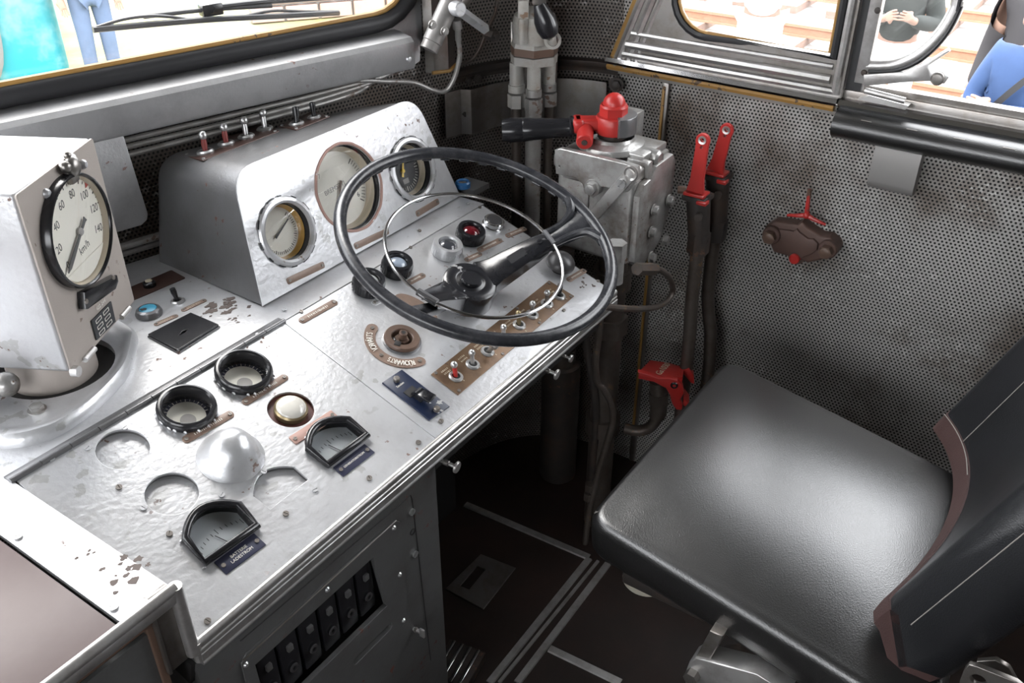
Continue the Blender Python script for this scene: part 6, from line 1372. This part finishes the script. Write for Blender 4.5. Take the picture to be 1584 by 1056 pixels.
def person(loc, rz, lab, top, bottom, hair, arms='fold', s=1.0, strap=False, cap=None, bag=False):
    t = thing('person', lab, 'person', T(*loc) @ RZ(rz) @ Matrix.Scale(s, 4))
    J = dict(pel=(0, 0, .96), sp=(-.01, 0, 1.14), ch=(0, 0, 1.33), nk=(-.01, 0, 1.47), hb=(.01, 0, 1.56), ht=(.02, 0, 1.66), hh=(.01, 0, 1.73))
    for sd, y in (('l', 1), ('r', -1)):
        J.update({'sh'+sd: (0, .17*y, 1.41), 'hp'+sd: (0, .095*y, .90), 'kn'+sd: (.02, .105*y, .50), 'an'+sd: (-.01, .11*y, .09), 'to'+sd: (.14, .125*y, .045)})
        if arms == 'fold': J.update({'el'+sd: (.05, .25*y, 1.14), 'wr'+sd: (.25, -.02*y, 1.15+.03*y), 'ha'+sd: (.24, -.12*y, 1.17+.03*y)})
        elif arms == 'hold': J.update({'el'+sd: (.04, .26*y, 1.13), 'wr'+sd: (.30, .10*y, 1.20), 'ha'+sd: (.37, .05*y, 1.24)})
        else: J.update({'el'+sd: (-.02, .24*y, 1.12), 'wr'+sd: (.06, .26*y, .88), 'ha'+sd: (.09, .255*y, .79)})
    R = dict(pel=.14, sp=.125, ch=.15, nk=.062, hb=.075, ht=.095, hh=.075)
    for sd in 'lr': R.update({'sh'+sd: .07, 'el'+sd: .045, 'wr'+sd: .030, 'ha'+sd: (.024, .042), 'hp'+sd: .085, 'kn'+sd: .058, 'an'+sd: .042, 'to'+sd: .035})
    E = [('pel', 'sp'), ('sp', 'ch'), ('ch', 'nk'), ('nk', 'hb'), ('hb', 'ht'), ('ht', 'hh')]
    for sd in 'lr': E += [('ch', 'sh'+sd), ('sh'+sd, 'el'+sd), ('el'+sd, 'wr'+sd), ('wr'+sd, 'ha'+sd), ('pel', 'hp'+sd), ('hp'+sd, 'kn'+sd), ('kn'+sd, 'an'+sd), ('an'+sd, 'to'+sd)]
    for sd in 'lr':                                    # five fingers
        h = Vector(J['ha'+sd]); w = Vector(J['wr'+sd]); d = (h-w).normalized(); sx = d.cross(Vector((1, 0, .3)) if abs(d.x) < .8 else Vector((0, 0, 1))).normalized()
        for k, (o_, L) in enumerate(((-.030, .07), (-.010, .085), (.010, .08), (.028, .06))):
            J['f%d%s' % (k, sd)] = tuple(h+sx*o_*.9+d*.025); J['g%d%s' % (k, sd)] = tuple(h+sx*o_*1.1+d*(.025+L*.8)-Vector((0, 0, .012))); R['f%d%s' % (k, sd)] = .010; R['g%d%s' % (k, sd)] = .008
            E += [('ha'+sd, 'f%d%s' % (k, sd)), ('f%d%s' % (k, sd), 'g%d%s' % (k, sd))]
        J['th'+sd] = tuple(w+(h-w)*.6+sx*.05); R['th'+sd] = .011; E.append(('ha'+sd, 'th'+sd))
    ks = list(J); ix = {k: i for i, k in enumerate(ks)}
    body = skinned('body', [J[k] for k in ks], [(ix[a], ix[b_]) for a, b_ in E], [R[k] for k in ks], M_['skin'], t)
    def cloth(nm, keys, edges, radii, mat): k_ = {k: i for i, k in enumerate(keys)}; return skinned(nm, [J[k] for k in keys], [(k_[a], k_[b_]) for a, b_ in edges], radii, mat, t)
    cloth('jacket', ['pel', 'sp', 'ch', 'nk', 'shl', 'ell', 'wrl', 'shr', 'elr', 'wrr'], [('pel', 'sp'), ('sp', 'ch'), ('ch', 'nk'), ('ch', 'shl'), ('shl', 'ell'), ('ell', 'wrl'), ('ch', 'shr'), ('shr', 'elr'), ('elr', 'wrr')], [.175, .165, .180, .075, .095, .07, .05, .095, .07, .05], top)
    cloth('trousers', ['pel', 'hpl', 'knl', 'anl', 'hpr', 'knr', 'anr'], [('pel', 'hpl'), ('hpl', 'knl'), ('knl', 'anl'), ('pel', 'hpr'), ('hpr', 'knr'), ('knr', 'anr')], [.160, .110, .082, .070, .110, .082, .070], bottom)
    for sd in 'lr': a_ = Vector(J['an'+sd]); MB().ball((a_.x+.07, a_.y, .045), .05, (2.6, .95, .85)).build('shoe', M_['shoe'], t)
    MB().ball((-.015, 0, 1.68), .105, (1.0, .92, 1.0)).build('hair' if not cap else 'cap', cap or hair, t, T(0, 0, .02) @ Matrix.Translation((0, 0, 0)))
    b = MB(); b.ball((.118, 0, 1.605), .018, (1.1, .8, 1.4)); b.build('nose', M_['skin'], body)
    b = MB(); b.ball((.100, .034, 1.635), .011); b.build('eye', M_['ink'], body); b = MB(); b.ball((.100, -.034, 1.635), .011); b.build('eye', M_['ink'], body)
    b = MB(); b.tube([(.098, -.025, 1.562), (.108, 0, 1.560), (.098, .025, 1.562)], .006, 6); b.build('mouth', M_['red_mark'], body)
    for y in (1, -1): MB().ball((.0, .098*y, 1.62), .028, (.7, .35, 1.1)).build('ear', M_['skin'], body)
    if strap: MB().tube([(.02, .15*strap, 1.50), (.14, .10*strap, 1.42), (.185, .0, 1.28), (.17, -.12*strap, 1.10)], lambda q: .024, 4, sm=4).build('shoulder_strap', M_['strap'], t)
    if bag: MB().box((-.22, .05, 1.15), (.16, .30, .40), None, .05, 3).build('rucksack', M_['turq_bag'], t)
    return t
def at_z(px, py, z): q = pz(px, py, z); return (q.x, q.y, GZ)
person(at_z(1597, 96, .26), 165, 'person in a bright blue shirt, arms folded, outside the open side window', M_['blue_shirt'], M_['dark_jacket'], M_['hair_grey'], 'fold', 1.0, 1, M_['white_cloth'])
person(at_z(1606, 36, .22), 170, 'person in a dark grey jacket standing behind the one in blue', M_['dark_jacket'], M_['dark_jacket'], M_['hair_dark'], 'down', 1.04)
person(at_z(1398, 6, .10), 190, 'person in a dark jacket holding something pale, seen through the small hinged window', M_['green_jacket'], M_['white_cloth'], M_['hair_dark'], 'hold', 1.0)
person(at_z(1180, 10, -.1), 200, 'person in white clothes seen faintly through the side window glass', M_['white_cloth'], M_['white_cloth'], M_['hair_grey'], 'hold', 1.0)
person(at_z(150, 60, -.72), 250, 'person in pale blue jeans walking on the grass beside the turquoise vehicle', M_['white_cloth'], M_['jeans'], M_['hair_dark'], 'down', 1.0, 0, None, True)

# ================================================================ GROUP PHRASES FOR REPEATED FITTINGS
GROUPS = dict(name_plate='name plates on the desk and hood', indicator_lamp='indicator lamps of the desk', thumb_screw='thumb screws below the desk edge', panel_meter='round meters of the left panel', edge_meter='half-round meters of the left panel',
              lever_cock='red lever cocks by the side wall', switch_plate='plates carrying rows of toggles', person='people outside the cab', railway_track='railway tracks outside', push_button='push buttons of the desk')
for o in COL.objects:
    k = o.name.split('.')[0]
    if o.parent is None and k in GROUPS and 'category' in o and 'group' not in o: o['group'] = GROUPS[k]
